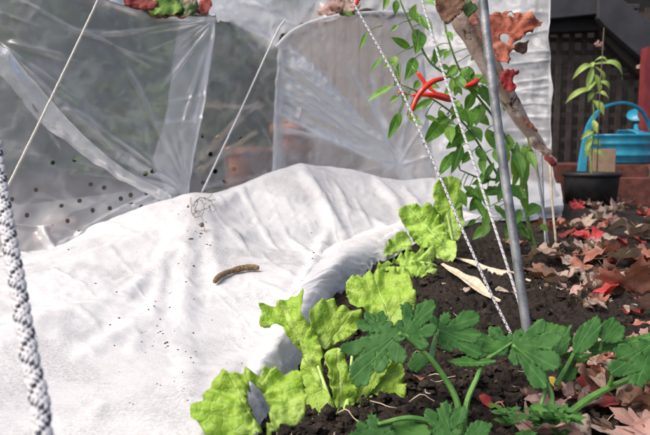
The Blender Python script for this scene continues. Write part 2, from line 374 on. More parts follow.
# ------------------------------------------------------------------ outline leaves
def inpoly(Q, ring):
    x, y = Q[:, 0], Q[:, 1]; r = np.zeros(len(Q), bool); n = len(ring)
    for i in range(n):
        x1, y1 = ring[i]; x2, y2 = ring[(i + 1) % n]
        c = ((y1 > y) != (y2 > y)) & (x < (x2 - x1) * (y - y1) / (y2 - y1 + 1e-12) + x1); r ^= c
    return r
def chaikin(P, k=1):
    P = np.array(P, float)
    for _ in range(k):
        Nx = np.roll(P, -1, 0); P = np.stack([.75 * P + .25 * Nx, .25 * P + .75 * Nx], 1).reshape(-1, 2)
    return P
def resample(P, step):
    o = []
    for a, b in zip(P, np.roll(P, -1, 0)):
        n = max(1, int(round(np.linalg.norm(b - a) / step)))
        for k in range(n): o.append(a + (b - a) * k / n)
    return np.array(o)
def triangulate(rings, step):
    rs = [resample(np.array(r, float), step) for r in rings]
    allp = np.vstack(rs); mn, mx = allp.min(0), allp.max(0)
    gx, gy = np.meshgrid(np.arange(mn[0], mx[0], step), np.arange(mn[1], mx[1], step))
    G = np.stack([gx.ravel(), gy.ravel()], 1); G += RNG.uniform(-.22, .22, G.shape) * step
    ins = np.zeros(len(G), bool)
    for r in rs: ins ^= inpoly(G, r)
    G = G[ins]
    if len(G):
        dm = np.min(np.linalg.norm(G[:, None] - allp[None], axis=2), axis=1); G = G[dm > step * .6]
    P = np.vstack([allp, G]); E = []; b = 0
    for r in rs:
        E += [(b + i, b + (i + 1) % len(r)) for i in range(len(r))]; b += len(r)
    vo, _, fo, *_ = geometry.delaunay_2d_cdt([Vector(p) for p in P], E, [], 0, 1e-6)
    vo = np.array([tuple(v) for v in vo]); fo = [f for f in fo if len(f) == 3]
    C = np.array([vo[list(f)].mean(0) for f in fo]); k = np.zeros(len(C), bool)
    for r in rs: k ^= inpoly(C, r)
    fo = [f for f, q in zip(fo, k) if q]
    ed = np.min(np.linalg.norm(vo[:, None] - allp[None], axis=2), axis=1)
    return vo, fo, ed
def teeth(ring, step, amp):
    """saw-tooth a smooth ring in its own plane"""
    R_ = resample(np.array(ring, float), step); T = np.roll(R_, -1, 0) - np.roll(R_, 1, 0)
    nn = np.stack([T[:, 1], -T[:, 0]], 1); nn /= np.linalg.norm(nn, axis=1)[:, None] + 1e-9
    ar = np.sum(R_[:, 0] * np.roll(R_[:, 1], -1) - np.roll(R_[:, 0], -1) * R_[:, 1])
    if ar < 0: nn = -nn
    a = np.where(np.arange(len(R_)) % 2 == 0, amp, -amp * .5) * RNG.uniform(.5, 1.3, len(R_))
    return R_ + nn * a[:, None]
def outline_leaf(name, ring, d, nrm, rib, m, parent, step=3.0, cup=0., bend=0., ruffle=0., rw=9., rf=.35, blist=0., holes=(), smooth=1, tooth=None, cup2=0.):
    """ring in reference pixels, spread on a plane through (centre, depth d) with world normal nrm, then curled and ruffled in metres"""
    ring = np.array(ring, float); n = Vector(nrm).normalized()
    cx, cy = ring.mean(0); P0 = at(cx, cy, d)
    rg = chaikin(ring, smooth) if smooth else ring
    if tooth: rg = teeth(rg, *tooth)
    vo, fo, ed = triangulate([rg] + [chaikin(h, 1) for h in holes], step)
    W = np.array([tuple(hit(x, y, P0, n)) for x, y in vo])
    a = np.array(rib[0], float); b = np.array(rib[-1], float); ab = b - a; Lp = np.linalg.norm(ab) + 1e-6
    s = ((vo - a) @ ab) / Lp ** 2; t = ((vo - a) @ np.array([-ab[1], ab[0]])) / Lp ** 2
    pxm = d / F
    sd = random.uniform(0, 50)
    ang = np.arctan2(vo[:, 1] - cy, vo[:, 0] - cx)
    e = np.exp(-ed / rw)
    rfl = np.sin(ang * rf * 40 + 2.2 * vnoise(ang * 2 + sd, ang * 0 + 1)) + .8 * vnoise(vo[:, 0] / 9 + sd, vo[:, 1] / 9)
    off = cup * (np.abs(t) * Lp * pxm) ** 2 / (Lp * pxm) + cup2 * np.abs(t) * Lp * pxm + bend * (s - .5) ** 2 * Lp * pxm + ruffle * e * rfl + blist * fbm(vo[:, 0] / 13 + sd, vo[:, 1] / 13, 0, 2)
    W = W + np.array(n)[None] * off[:, None]
    uv = np.stack([s, t + .5], 1)
    o = mesh_obj(name, W, fo, m, parent, uv=uv)
    so = o.modifiers.new('thickness', 'SOLIDIFY'); so.thickness = .0005; so.offset = 0
    return o
def simple_leaf(base, tip, w, up, droop=0., fold=.25, wav=.0, nl=9, nw=3, shape=1.25):
    """lanceolate blade between two 3-D points: (V, F, uv)"""
    base = np.array(base, float); tip = np.array(tip, float); L = np.linalg.norm(tip - base)
    ax = (tip - base) / (L + 1e-9); up = np.array(up, float); sd = np.cross(ax, up); sd /= np.linalg.norm(sd) + 1e-9; nn = np.cross(sd, ax)
    V = []; uv = []; ph = random.uniform(0, 6)
    for i in range(nl + 1):
        s = i / nl
        hw = w * .5 * (math.sin(math.pi * min(1, s) ** (1 / shape)) ** .9 if 0 < s < 1 else .02)
        c = base + ax * L * s + nn * droop * L * 4 * s * (1 - s)
        for j in range(-nw, nw + 1):
            t = j / nw
            V.append(c + sd * hw * t + nn * (fold * abs(t) * hw + wav * L * math.sin(s * 9 + ph + (2 if t > 0 else 0)) * abs(t)))
            uv.append((s, .5 + t * hw / L))
    k = 2 * nw + 1
    Fc = [(i * k + j, i * k + j + 1, (i + 1) * k + j + 1, (i + 1) * k + j) for i in range(nl) for j in range(k - 1)]
    return np.array(V), Fc, np.array(uv)
def lobed(base, tips, sinus=.40, wd=1.0):
    b = np.array(base, float); P = [b]
    V = [np.array(t, float) - b for t in tips]
    prof = [(.46, .20), (.56, .285), (.64, .20), (.74, .235), (.80, .14), (.90, .13), (.935, .06)]
    sg = np.sign(sum(V[q_][0] * V[q_ + 1][1] - V[q_][1] * V[q_ + 1][0] for q_ in range(len(V) - 1))) or 1
    for i, v in enumerate(V):
        L = np.linalg.norm(v); u = v / L; n = np.array([-u[1], u[0]]) * sg
        j = lambda: random.uniform(.85, 1.15)
        def cl(q, side):
            w_ = q - b; r_ = np.linalg.norm(w_); a_ = abs(math.atan2(w_ @ n, w_ @ u))
            nb_ = i + side
            if 0 <= nb_ < len(V):
                o_ = V[nb_] / np.linalg.norm(V[nb_]); lim = .5 * math.acos(max(-1, min(1, float(o_ @ u)))) * .95
                if a_ > lim: return b + r_ * (u * math.cos(lim) + n * side * math.sin(lim))
            return q
        if i == 0: P.append(b + v * .22 - n * L * .10)
        P += [cl(b + v * a * random.uniform(.98, 1.02) - n * L * w * wd * j(), -1) for a, w in prof] + [b + v] + [cl(b + v * a * random.uniform(.98, 1.02) + n * L * w * wd * j(), 1) for a, w in prof[::-1]]
        if i < len(V) - 1:
            w2 = V[i + 1]; m = u + w2 / np.linalg.norm(w2); m /= np.linalg.norm(m); P.append(b + m * sinus * min(L, np.linalg.norm(w2)))
        else: P.append(b + v * .22 + n * L * .10)
    return P
def zz(pts, x0, y0, k): return [(x0 + x / k, y0 + y / k) for x, y in pts]

# ------------------------------------------------------------------ ground
def soil_h(x, y):
    x = np.asarray(x, float); y = np.asarray(y, float)
    far = np.clip((y - 6) / 10, 0, 1)
    z = .010 * fbm(x * 5, y * 5, 0, 2, 3) + .006 * fbm(x * 24, y * 24, 0, 3, 9) + .007 * np.abs(fbm(x * 70, y * 70, 0, 3, 21)) + .0035 * fbm(x * 200, y * 200, 0, 2, 33)
    return z * (1 - far)
def sh(x, y): return float(soil_h(np.array([x]), np.array([y]))[0])
def spaced(a, b, st, lo, hi):
    o = list(np.arange(a, b, st)); s = st
    while o[-1] < hi: s *= 1.13; o.append(o[-1] + s)
    s = st
    while o[0] > lo: s *= 1.13; o.insert(0, o[0] - s)
    return np.array(o)
xs = spaced(-.12, .62, .0028, -60, 60); ys = spaced(.40, 1.35, .0032, -20, 120)
X, Y = np.meshgrid(xs, ys)
Vg = np.stack([X, Y, soil_h(X, Y)], -1).reshape(-1, 3)
g = mesh_obj('ground', Vg, gridfaces(len(ys), len(xs)), MT['soil']); tag(g, 'dark crumbly brown garden soil of the vegetable bed', 'ground', kind='structure')

# loose crumbs of soil
ICO = None
def ico():
    global ICO
    if ICO is None:
        import bmesh
        bm = bmesh.new(); bmesh.ops.create_icosphere(bm, subdivisions=2, radius=1); bm.verts.index_update()
        ICO = (np.array([v.co[:] for v in bm.verts]), [[v.index for v in f.verts] for f in bm.faces]); bm.free()
    return ICO
def clods(name, n, region, rmin, rmax, m, label, cat):
    B, Fc = ico(); V = []; Fo = []; b = 0
    for i in range(n):
        px, py = region(); g_ = ground(px, py)
        r = rmin + (rmax - rmin) * random.random() ** 3
        sc = np.array([random.uniform(.7, 1.5), random.uniform(.7, 1.3), random.uniform(.5, .9)])
        q = B * (1 + .65 * fbm(B[:, 0] * 1.5 + i * 7, B[:, 1] * 1.5, B[:, 2] * 1.5, 3, 5))[:, None] * sc * r
        a = random.uniform(0, 6.28); c, s_ = math.cos(a), math.sin(a); q = q @ np.array([[c, -s_, 0], [s_, c, 0], [0, 0, 1]])
        V.append(q + np.array([g_.x, g_.y, sh(g_.x, g_.y) + r * .3])); Fo += [[k + b for k in f] for f in Fc]; b += len(B)
    o = mesh_obj(name, np.vstack(V), Fo, m, smooth=False); tag(o, label, cat, kind='stuff')
def reg_soil():
    while True:
        px, py = random.uniform(255, 690), random.uniform(205, 470)
        if px < np.interp(py, [205, 225, 240, 262, 280, 302, 347, 390, 430, 480], [570, 500, 440, 402, 366, 346, 314, 286, 270, 235]): continue
        if random.random() < (py - 190) / 270: return px, py
clods('soil_crumbs', 3600, reg_soil, .0007, .0058, MT['clod'], 'loose dark soil crumbs scattered over the bed', 'soil crumbs')
clods('soil_flecks', 260, reg_soil, .0006, .0022, MT['fleck'], 'pale woody flecks mixed into the dark soil', 'soil flecks')

# ------------------------------------------------------------------ fleece
def E_(x, y): return ground(x, y, .004)
cols = [
 [E_(60, 640), at(-60, 575, .345), at(-150, 480, .47), at(-200, 395, .60), at(-250, 355, .72)],
 [E_(215, 480), at(110, 405, .52), at(50, 345, .65), at(0, 287, .83), at(-30, 272, .97)],
 [E_(256, 430), at(170, 365, .60), at(110, 302, .78), at(60, 256, .96), at(40, 252, 1.12)],
 [E_(270, 390), at(212, 332, .69), at(165, 270, .90), at(125, 222, 1.13), at(110, 226, 1.32)],
 [E_(298, 347), at(250, 297, .80), at(215, 245, 1.0), at(188, 196, 1.25), at(180, 208, 1.45)],
 [E_(330, 302), at(290, 262, .98), at(262, 225, 1.2), at(240, 187, 1.45), at(235, 200, 1.65)],
 [E_(350, 280), at(330, 245, 1.15), at(312, 205, 1.38), at(300, 164, 1.6), at(298, 182, 1.85)],
 [E_(386, 262), at(368, 232, 1.3), at(352, 200, 1.5), at(345, 169, 1.75), at(345, 185, 2.0)],
 [E_(425, 240), at(412, 216, 1.5), at(402, 195, 1.7), at(398, 177, 1.9), at(398, 190, 2.1)],
 [E_(470, 230), at(465, 212, 1.65), at(460, 197, 1.82), at(458, 180, 2.02), at(458, 192, 2.2)],
 [E_(530, 222), at(530, 208, 1.75), at(530, 195, 1.92), at(530, 181, 2.1), at(530, 192, 2.3)],
 [E_(562, 218), at(562, 207, 1.8), at(562, 195, 1.96), at(560, 184, 2.12), at(560, 194, 2.3)]]
# a steep step up from the soil just inside the hem
for ci, c in enumerate(cols):
    e = c[0]; q = project(np.array([tuple(e)]))[0][0]; d = (e - CAM).dot(FW)
    sc = np.clip(.55 / d, .30, 1.0)
    c.insert(1, at(q[0] - 17 * sc, q[1] - (18, 18, 22, 32)[min(ci, 3)] * sc if ci < 4 else q[1] - 40 * sc, d + (.03 if ci < 3 else .012)))
NU, NV = 300, 132
Lt = [[c[r] for c in cols] for r in range(6)]
PB = lattice(Lt, NU, NV)
NB = gridnormals(PB); flip = np.sign(NB[..., 2].mean()); NB *= flip
vv_ = np.linspace(0, 1, NV)[:, None]
low = .010 * fbm(PB[..., 0] * 5, PB[..., 1] * 5, 0, 2, 3) + .022 - .010 * np.clip(1 - vv_ * 30, 0, 1)
dz = PB[..., 2] - low; PB[..., 2] = low + .5 * (dz + np.sqrt(dz * dz + .010 ** 2))
PB = PB + NB * (.010 * fbm(PB[..., 0] * 5, PB[..., 1] * 5, 0, 2, 77) * np.clip(vv_ * 8, 0, 1))[..., None]
NB = gridnormals(PB) * flip
pxb, db = project(PB)
FLEECE_LEVELS = [(96, 26, 1.16, 1.004, 200, .010, .012), (170, 60, 1.045, 1.006, 110, .008, .003), (300, 132, 1.014, 1.006, 50, .012, .0008)]
def drape(PB, NB, su, sv, its, P, lapw=.01, hmax=.03):
    """slack cloth relaxed over the bed: distance constraints, gravity, a little grip, and the bed as collider"""
    NV, NU = PB.shape[:2]; sets = []
    def add(a, b, k, slack):
        sets.append((a, b, np.linalg.norm(PB[a] - PB[b], axis=2, keepdims=True) * slack, k))
    sl = slice
    for o_ in (0, 1):
        n = (NU - 1 - o_) // 2; add((sl(None), sl(o_, o_ + 2 * n, 2)), (sl(None), sl(o_ + 1, o_ + 1 + 2 * n, 2)), .9, su)
        n = (NV - 1 - o_) // 2; add((sl(o_, o_ + 2 * n, 2), sl(None)), (sl(o_ + 1, o_ + 1 + 2 * n, 2), sl(None)), .9, sv)
    for o_ in (0, 1):
        n = (NV - 1 - o_) // 2; sm = (su + sv) / 2
        add((sl(o_, o_ + 2 * n, 2), sl(0, NU - 1)), (sl(o_ + 1, o_ + 1 + 2 * n, 2), sl(1, NU)), .35, sm)
        add((sl(o_, o_ + 2 * n, 2), sl(1, NU)), (sl(o_ + 1, o_ + 1 + 2 * n, 2), sl(0, NU - 1)), .35, sm)
    for it in range(its):
        P[..., 2] -= .00008
        for a, b, L, k in sets:
            D = P[a] - P[b]; l = np.linalg.norm(D, axis=2, keepdims=True) + 1e-9; c = D * (k * .5 * (l - L) / l)
            P[a] -= c; P[b] += c
        # smoothing as bending resistance
        lap = np.zeros_like(P); lap[1:-1, 1:-1] = (P[2:, 1:-1] + P[:-2, 1:-1] + P[1:-1, 2:] + P[1:-1, :-2]) / 4 - P[1:-1, 1:-1]
        P += lapw * lap
        D = PB - P; h = -(D * NB).sum(2, keepdims=True); D = D + NB * h
        P += .02 * D
        P += NB * np.maximum(0, -h) - NB * np.maximum(0, h - hmax)
    return P
def level(nu, nv):
    B_ = lattice(PB, nu, nv); return B_, gridnormals(B_) * flip
P = None
for nu, nv, su, sv, its, lw, am in FLEECE_LEVELS:
    B_, N_ = level(nu, nv)
    if P is None: P = B_ + 0
    else: P = lattice(P, nu, nv)
    uu = np.linspace(0, 1, nu)[None] + np.zeros((nv, 1)); vq = np.linspace(0, 1, nv)[:, None] + np.zeros((1, nu))
    P = P + N_ * (am * np.abs(vnoise(uu * nu * .26 + 2.2 * vnoise(uu * 4, vq * 2.5, 0, 3), vq * nv * .06 + uu * 5, 0, nu)) * np.clip(vq * 12, 0, 1))[..., None]
    P = drape(B_, N_, su, sv, its, P, lw)
PF = lattice(P, NU, NV)
for _ in range(14):      # ease the tightest dimples, keep the broad folds
    lap = np.zeros_like(PF); lap[1:-1, 1:-1] = (PF[2:, 1:-1] + PF[:-2, 1:-1] + PF[1:-1, 2:] + PF[1:-1, :-2]) / 4 - PF[1:-1, 1:-1]
    wgt = np.clip(np.linalg.norm(lap, axis=2) / .0016 - .25, 0, 1)
    for _b in range(3): wgt[1:-1, 1:-1] = np.maximum(wgt[1:-1, 1:-1], .8 * (wgt[2:, 1:-1] + wgt[:-2, 1:-1] + wgt[1:-1, 2:] + wgt[1:-1, :-2]) / 4)
    PF = PF + .8 * wgt[..., None] * lap
wq = vnoise(PB[..., 0] * 5, PB[..., 1] * 5, 0, 71)
NF = gridnormals(PF) * flip
# pinched folds of the sheet
px, dd = project(PF); amp = np.zeros(px.shape[:2])
def crease(a, b, w, h):
    global amp
    d_, t = segd(px, a, b); k = np.sin(np.pi * np.clip(t, 0.02, .98)) ** .5
    amp = amp + h * k * np.exp(-(d_ / w) ** 2) * np.clip(dd, .5, 1.4)
for c_ in [((190, 198), (183, 330), 12, .010), ((183, 330), (195, 430), 14, .006), ((176, 215), (150, 330), 8, .005), ((205, 210), (222, 300), 9, .005), ((300, 166), (345, 240), 6, .010), ((345, 240), (322, 300), 6, .010), ((330, 232), (245, 400), 7, .014), ((312, 255), (232, 385), 6, -.010),
           ((300, 165), (215, 205), 6, .008), ((215, 236), (320, 228), 7, .006), ((0, 330), (120, 300), 7, .008), ((120, 300), (180, 250), 7, .008), ((20, 400), (150, 315), 8, .009), ((60, 270), (180, 222), 6, .006), ((90, 430), (140, 340), 8, .008)]: crease(*c_)
amp += .0010 * (1 - 2 * np.abs(vnoise(PF[..., 0] * 60 + wq * 4, PF[..., 1] * 45, 0, 91))) + .0006 * fbm(PF[..., 0] * 90, PF[..., 1] * 90, 0, 2, 60)
PF = PF + NF * (amp * np.clip(vv_ * 10, .15, 1))[..., None]
PF[..., 2] = np.maximum(PF[..., 2], low - .006)
fl = mesh_obj('fleece_cover', PF.reshape(-1, 3), gridfaces(NV, NU), MT['fleece'])
sb = fl.modifiers.new('smooth', 'SUBSURF'); sb.levels = 1; sb.render_levels = 1
tag(fl, 'crumpled white garden fleece draped low over the bed beside the lettuces', 'row cover')
hem_in = [(200, 452, .0), (222, 412, .0), (240, 384, .0), (262, 350, .0), (286, 308, 0), (306, 280, 0), (326, 252, 0), (350, 240, 0), (380, 228, 0)]
hem_out = [(250, 455), (264, 420), (277, 388), (305, 345), (336, 299), (356, 277), (390, 258), (410, 248), (430, 236)]
q_ = project(PF)[0]; vsel = np.arange(NV)[:, None] < NV * .6
rows_h = [[], [], [], []]
for (x, y, _z), (x2, y2) in zip(hem_in, hem_out):
    k_ = np.unravel_index(np.argmin(np.where(vsel, np.hypot(q_[..., 0] - x, q_[..., 1] - y), 1e9)), q_.shape[:2])
    a_ = Vector(PF[k_]) + Vector(NF[k_]) * .004; e_ = ground(x2, y2, .012)
    m1 = a_.lerp(e_, .45) + Vector((.004, -.003, .016)); m2 = a_.lerp(e_, .8) + Vector((.003, -.002, .010))
    for r_, p_ in zip(rows_h, (a_, m1, m2, e_)): r_.append(p_)
PH = lattice(rows_h, 220, 50); nH = gridnormals(PH); nH *= np.sign(nH[..., 2].mean())
uh = np.linspace(0, 1, 220)[None] + np.zeros((50, 1)); vh = np.linspace(0, 1, 50)[:, None] + np.zeros((1, 220))
PH = PH + nH * ((.0045 * (1 - 2 * np.abs(vnoise(uh * 34 + vh * 3, vh * 1.5, 0, 7))) + .0015 * vnoise(uh * 90, vh * 8, 0, 8)) * (.3 + .7 * vh))[..., None]
PH = PH + np.array([.006, -.006, 0]) * (vnoise(uh * 26, vh * 0, 0, 12) * vh ** 3)[..., None]
PH[..., 2] = np.maximum(PH[..., 2], soil_h(PH[..., 0], PH[..., 1]) + .003)
mesh_obj('loose_hem', PH.reshape(-1, 3), gridfaces(50, 220), MT['fleece_thin'], fl)
pxF, dF = project(PF); NFv = gridnormals(PF) * flip
vis = np.zeros(pxF.shape[:2], bool); vis[: int(NV * .8)] = True
def on_fleece(x, y):
    q = np.where(vis, np.hypot(pxF[..., 0] - x, pxF[..., 1] - y), 1e9); k = np.unravel_index(np.argmin(q), q.shape)
    return Vector(PF[k]), Vector(NFv[k])

# dirt on the fleece
V = []; Fo = []; b = 0; B, Fc = ico()
spots = [(random.gauss(165, 22), random.gauss(335, 32)) for _ in range(44)] + [(random.gauss(195, 10), random.gauss(230, 12)) for _ in range(22)] + \
        [(random.uniform(20, 330), random.uniform(215, 420)) for _ in range(30)] + [(random.gauss(308, 12), random.gauss(270, 12)) for _ in range(16)] + [(167, 345), (168, 347), (166, 342), (186, 282), (183, 390), (200, 225)] * 3
for x, y in spots:
    p, n = on_fleece(x + random.uniform(-1, 1), y + random.uniform(-1, 1)); r = p.y * random.uniform(.3, .95) / F * (1.4 if random.random() < .2 else 1)
    V.append(B * np.array([random.uniform(.7, 1.5), random.uniform(.7, 1.5), .6]) * r + np.array(p) + np.array(n) * r * .4)
    Fo += [[k + b for k in f] for f in Fc]; b += len(B)
o = mesh_obj('dirt_specks', np.vstack(V), Fo, MT['clod']); tag(o, 'dark specks of dirt sprinkled on the white fleece', 'dirt specks', kind='stuff')

# ------------------------------------------------------------------ polythene
def sheet(name, L, m, parent, nu, nv, creases=(), wr=.006, wf=9, bands=(), holes=None, haze0=0., seed=0, seg=None):
    P = lattice(L, nu, nv); n = gridnormals(P); q, d = project(P)
    if (n @ np.array(FW)).mean() > 0: n = -n
    a = wr * (1 - 2 * np.abs(fbm(P[..., 0] * wf, P[..., 1] * wf * .5, P[..., 2] * wf * .6, 4, 100 + seed))) + wr * .35 * fbm(P[..., 0] * wf * 4, P[..., 1] * 8, P[..., 2] * wf * 4, 3, 140 + seed)
    hz = np.zeros(q.shape[:2]) + haze0
    for (p0, p1, w, h, z) in creases:
        s_, t = segd(q, p0, p1); wv = w * (.6 + .8 * (vnoise(t * 6 + p0[0], t * 0 + p0[1]) * .5 + .5))
        k = np.exp(-(s_ / wv) ** 2) * np.clip(np.minimum(t, 1 - t) * 8 + .15, 0, 1); a = a + h * k; hz = hz + z * k
    for (poly_, z) in bands:
        ins = inpoly(q.reshape(-1, 2), poly_).reshape(q.shape[:2]); hz = hz + z * ins * (1 + .35 * fbm(q[..., 0] / 14, q[..., 1] / 30, 0, 3, 7))
    P = P + n * a[..., None]
    ho = np.full(q.shape[:2], 9.0)
    for (hx, hy) in holes or (): ho = np.minimum(ho, np.hypot((q[..., 0] - hx), (q[..., 1] - hy) * .95))
    return mesh_obj(name, P.reshape(-1, 3), gridfaces(nv, nu), m, parent, attrs={'haze': np.clip(hz, 0, .9), 'hole': ho})
def row(pts): return [at(*p) for p in pts]

holesA = [(52, 163), (74, 160), (112, 172), (103, 189), (79, 202), (61, 207), (27, 215), (92, 212), (109, 210), (67, 223), (120, 200), (122, 178), (145, 174), (151, 172), (130, 196), (146, 195), (104, 229), (52, 231), (79, 237), (46, 255), (58, 254), (98, 236), (128, 207), (140, 210), (90, 185), (36, 190), (12, 200)]
c0 = empty('polythene_cloche', at(120, 250, 1.2), label='clear perforated polythene cloche beside the long fleece, its side wall slack and wrinkled', cat='cloche')
A = [row([(-60, 305, .96), (30, 276, 1.04), (100, 244, 1.18), (160, 214, 1.32), (192, 206, 1.40)]),
     row([(-60, 250, 1.06), (30, 232, 1.14), (105, 213, 1.25), (160, 198, 1.36), (190, 196, 1.42)]),
     row([(-60, 180, 1.14), (35, 178, 1.20), (107, 170, 1.30), (162, 165, 1.39), (192, 165, 1.44)]),
     row([(-60, 70, 1.16), (45, 75, 1.22), (115, 74, 1.32), (172, 75, 1.41), (207, 76, 1.46)]),
     row([(-60, -45, 1.16), (50, -16, 1.23), (120, 7, 1.33), (175, 16, 1.42), (215, 18, 1.48)])]
crA = [((0, 42), (60, 105), 3, .010, .25), ((60, 105), (120, 155), 4, .012, .25), ((20, 0), (80, 32), 1.6, .004, .30), ((80, 32), (112, 45), 1.6, .004, .3), ((112, 45), (152, 70), 1.8, .004, .25),
       ((0, 14), (40, 28), 1.5, .003, .12), ((95, 0), (150, 18), 4, .006, .18), ((150, 18), (215, 20), 3, .004, .30), ((60, 30), (130, 36), 2, .003, .15), ((120, 50), (165, 64), 2, .003, .2),
       ((110, 135), (150, 165), 1.5, .004, .2), ((130, 150), (148, 163), 1.5, .004, .2), ((0, 225), (90, 238), 3, .01, .18), ((40, 232), (60, 262), 3, .008, .2), ((75, 236), (100, 255), 3, .008, .2), ((0, 250), (60, 270), 4, .01, .18), ((110, 225), (160, 205), 3, .01, .22), ((60, 245), (110, 232), 2, .008, .2), ((168, 190), (110, 215), 2, .006, .2), ((168, 190), (80, 232), 2.5, .006, .15),
       ((215, 18), (190, 190), 2.4, .008, .35), ((150, 125), (205, 118), 2, .004, .16), ((155, 105), (205, 96), 2, .004, .12)]
bandA = [([(178, 20), (216, 18), (208, 75), (190, 192), (164, 195), (152, 160), (166, 110), (172, 60)], .30),
         ([(-80, 190), (20, 205), (110, 195), (170, 185), (190, 210), (100, 250), (-80, 320)], .16)]
for (ox, oy, a0_, a1_, n_, l0, l1) in [(190, 193, 95, 175, 15, 50, 200), (190, 193, 190, 262, 6, 25, 90), (214, 20, 100, 176, 10, 40, 130), (-5, 40, -8, 60, 6, 60, 140)]:
    for k in range(n_):
        an = math.radians(random.uniform(a0_, a1_)); l_ = random.uniform(l0, l1); f_ = random.uniform(.06, .3)
        dx, dy = (math.cos(an), -math.sin(an)) if oy > 100 else (math.cos(an), math.sin(an))
        crA.append(((ox + dx * l_ * f_, oy + dy * l_ * f_), (ox + dx * l_, oy + dy * l_), random.uniform(.9, 2.4), random.uniform(.002, .006), random.uniform(.10, .30)))
sheet('side_sheet', A, MT['polythene'], c0, 215, 270, crA, .007, 5, bandA, holesA, 0, 1)
# doubled strap of film pulled tight across the side
S1 = [row([(-60, -12, 1.070), (0, 44, 1.090), (60, 112, 1.140), (120, 166, 1.230), (172, 196, 1.330)]),
      row([(-60, 10, 1.060), (0, 58, 1.080), (55, 120, 1.135), (115, 170, 1.225), (170, 200, 1.325)]),
      row([(-60, 30, 1.070), (0, 74, 1.090), (45, 126, 1.140), (108, 172, 1.230), (168, 203, 1.330)])]
sheet('tension_strap', S1, MT['polythene_milky'], c0, 160, 24, [((0, 44), (60, 112), 2, .003, .3), ((60, 112), (170, 196), 2, .003, .3)], .004, 12, (), None, .02, 2)
RA = [row([(-60, -45, 1.16), (50, -16, 1.23), (120, 7, 1.33), (175, 16, 1.42), (215, 18, 1.48)]),
      row([(-60, -25, 1.30), (55, 0, 1.38), (125, 14, 1.48), (180, 20, 1.56), (222, 22, 1.62)]),
      row([(-60, -60, 1.6), (60, -30, 1.7), (140, 2, 1.8), (200, 8, 1.9), (250, 18, 1.95)]),
      row([(-60, -140, 1.9), (60, -120, 2.0), (150, -70, 2.1), (230, -60, 2.2), (310, -40, 2.2)])]
sheet('roof_sheet', RA, MT['polythene'], c0, 120, 80, [((95, 0), (215, 20), 3, .004, .3), ((225, 0), (270, 40), 3, .006, .25), ((240, 0), (215, 20), 2, .004, .2)], .012, 8, (), None, .24, 3)
# second bay
c1 = empty('polythene_cloche', at(340, 190, 1.9), label='hazy polythene cloche behind the fleece crest, pulled into creases that fan out from its corner', cat='cloche')
Mm = [row([(176, 212, 1.62), (215, 206, 1.70), (250, 200, 1.78), (280, 198, 1.84)]),
      row([(182, 160, 1.64), (218, 160, 1.72), (252, 160, 1.80), (282, 160, 1.86)]),
      row([(196, 90, 1.66), (226, 90, 1.74), (256, 90, 1.82), (286, 90, 1.88)]),
      row([(206, 10, 1.68), (240, 10, 1.76), (275, 12, 1.84), (312, 14, 1.9)]),
      row([(208, -40, 1.70), (246, -40, 1.78), (290, -40, 1.86), (340, -40, 1.92)])]
holesM = [(202, 136), (219, 137), (242, 139), (200, 169), (217, 171), (235, 169), (203, 183), (224, 182), (212, 154)]
sheet('end_sheet', Mm, MT['polythene'], c1, 100, 200, [((225, 15), (270, 75), 4, .01, .12), ((215, 5), (275, 48), 4, .01, .3), ((250, 0), (275, 48), 5, .01, .25), ((235, 0), (300, 30), 4, .01, .2), ((260, 125), (285, 172), 2, .006, .2), ((232, 128), (260, 100), 2, .006, .15),
      ((200, 190), (272, 175), 5, .02, .25), ((215, 195), (270, 182), 3, .015, .25)], .008, 8, [([(205, -40), (345, -40), (300, 22), (276, 46), (222, 20)], .36)], holesM, .02, 4)
rim = [(276, 47, 1.72), (290, 33, 1.75), (312, 22, 1.79), (345, 15, 1.84), (385, 12, 1.9), (420, 14, 1.96), (455, 22, 2.02), (500, 34, 2.1)]
Bp = [row([(268, 205, 1.68), (290, 200, 1.73), (315, 196, 1.77), (345, 198, 1.83), (385, 200, 1.9), (425, 202, 1.96), (460, 202, 2.02), (505, 204, 2.1)]),
      row([(270, 160, 1.69), (291, 158, 1.74), (316, 155, 1.78), (346, 155, 1.85), (386, 155, 1.93), (424, 156, 1.98), (459, 158, 2.04), (504, 160, 2.12)]),
      row([(273, 105, 1.71), (292, 98, 1.75), (316, 92, 1.79), (347, 90, 1.86), (386, 90, 1.93), (422, 92, 1.99), (457, 96, 2.04), (502, 100, 2.12)]),
      row(rim)]
fan = []
for k, (x, y) in enumerate([(278, 60), (277, 70), (277, 82), (278, 96), (283, 52), (290, 48), (300, 60), (275, 112), (312, 70), (330, 88), (276, 128), (345, 60), (370, 70), (281, 56), (277, 66), (277, 76), (278, 90), (276, 104), (287, 50), (296, 54)]):
    fan.append(((x, y), (398 + random.uniform(-8, 8), 164 + random.uniform(-7, 5)), random.uniform(1.6, 4.0), random.choice((.005, .007, -.005)), random.uniform(.45, .9)))
fan += [((398, 164), (318, 180), 2, .005, .30), ((398, 164), (365, 185), 2, .004, .2), ((388, 18), (398, 120), 3, .006, .16), ((270, 190), (276, 48), 2.2, .006, .45), ((400, 165), (430, 110), 2, .004, .2), ((400, 165), (450, 150), 2, .004, .2), ((400, 160), (412, 80), 2.4, .004, .18), ((420, 40), (425, 170), 3, .005, .16)]
sheet('side_sheet', Bp, MT['polythene'], c1, 240, 190, fan, .007, 9, [([(395, 0), (560, 0), (560, 220), (405, 220), (396, 165)], .34), ([(270, 150), (300, 150), (300, 210), (262, 210)], .06), ([(276, 45), (284, 40), (278, 200), (268, 200)], .14)], None, .03, 5)
V, Fc = tube(cr([at(*p) for p in rim[:-1]], 60), .0045, 8)
mesh_obj('rim_roll', V, Fc, MT['polythene_milky'], c1, attrs={'haze': np.full(len(V), .45), 'hole': np.full(len(V), 9.)})
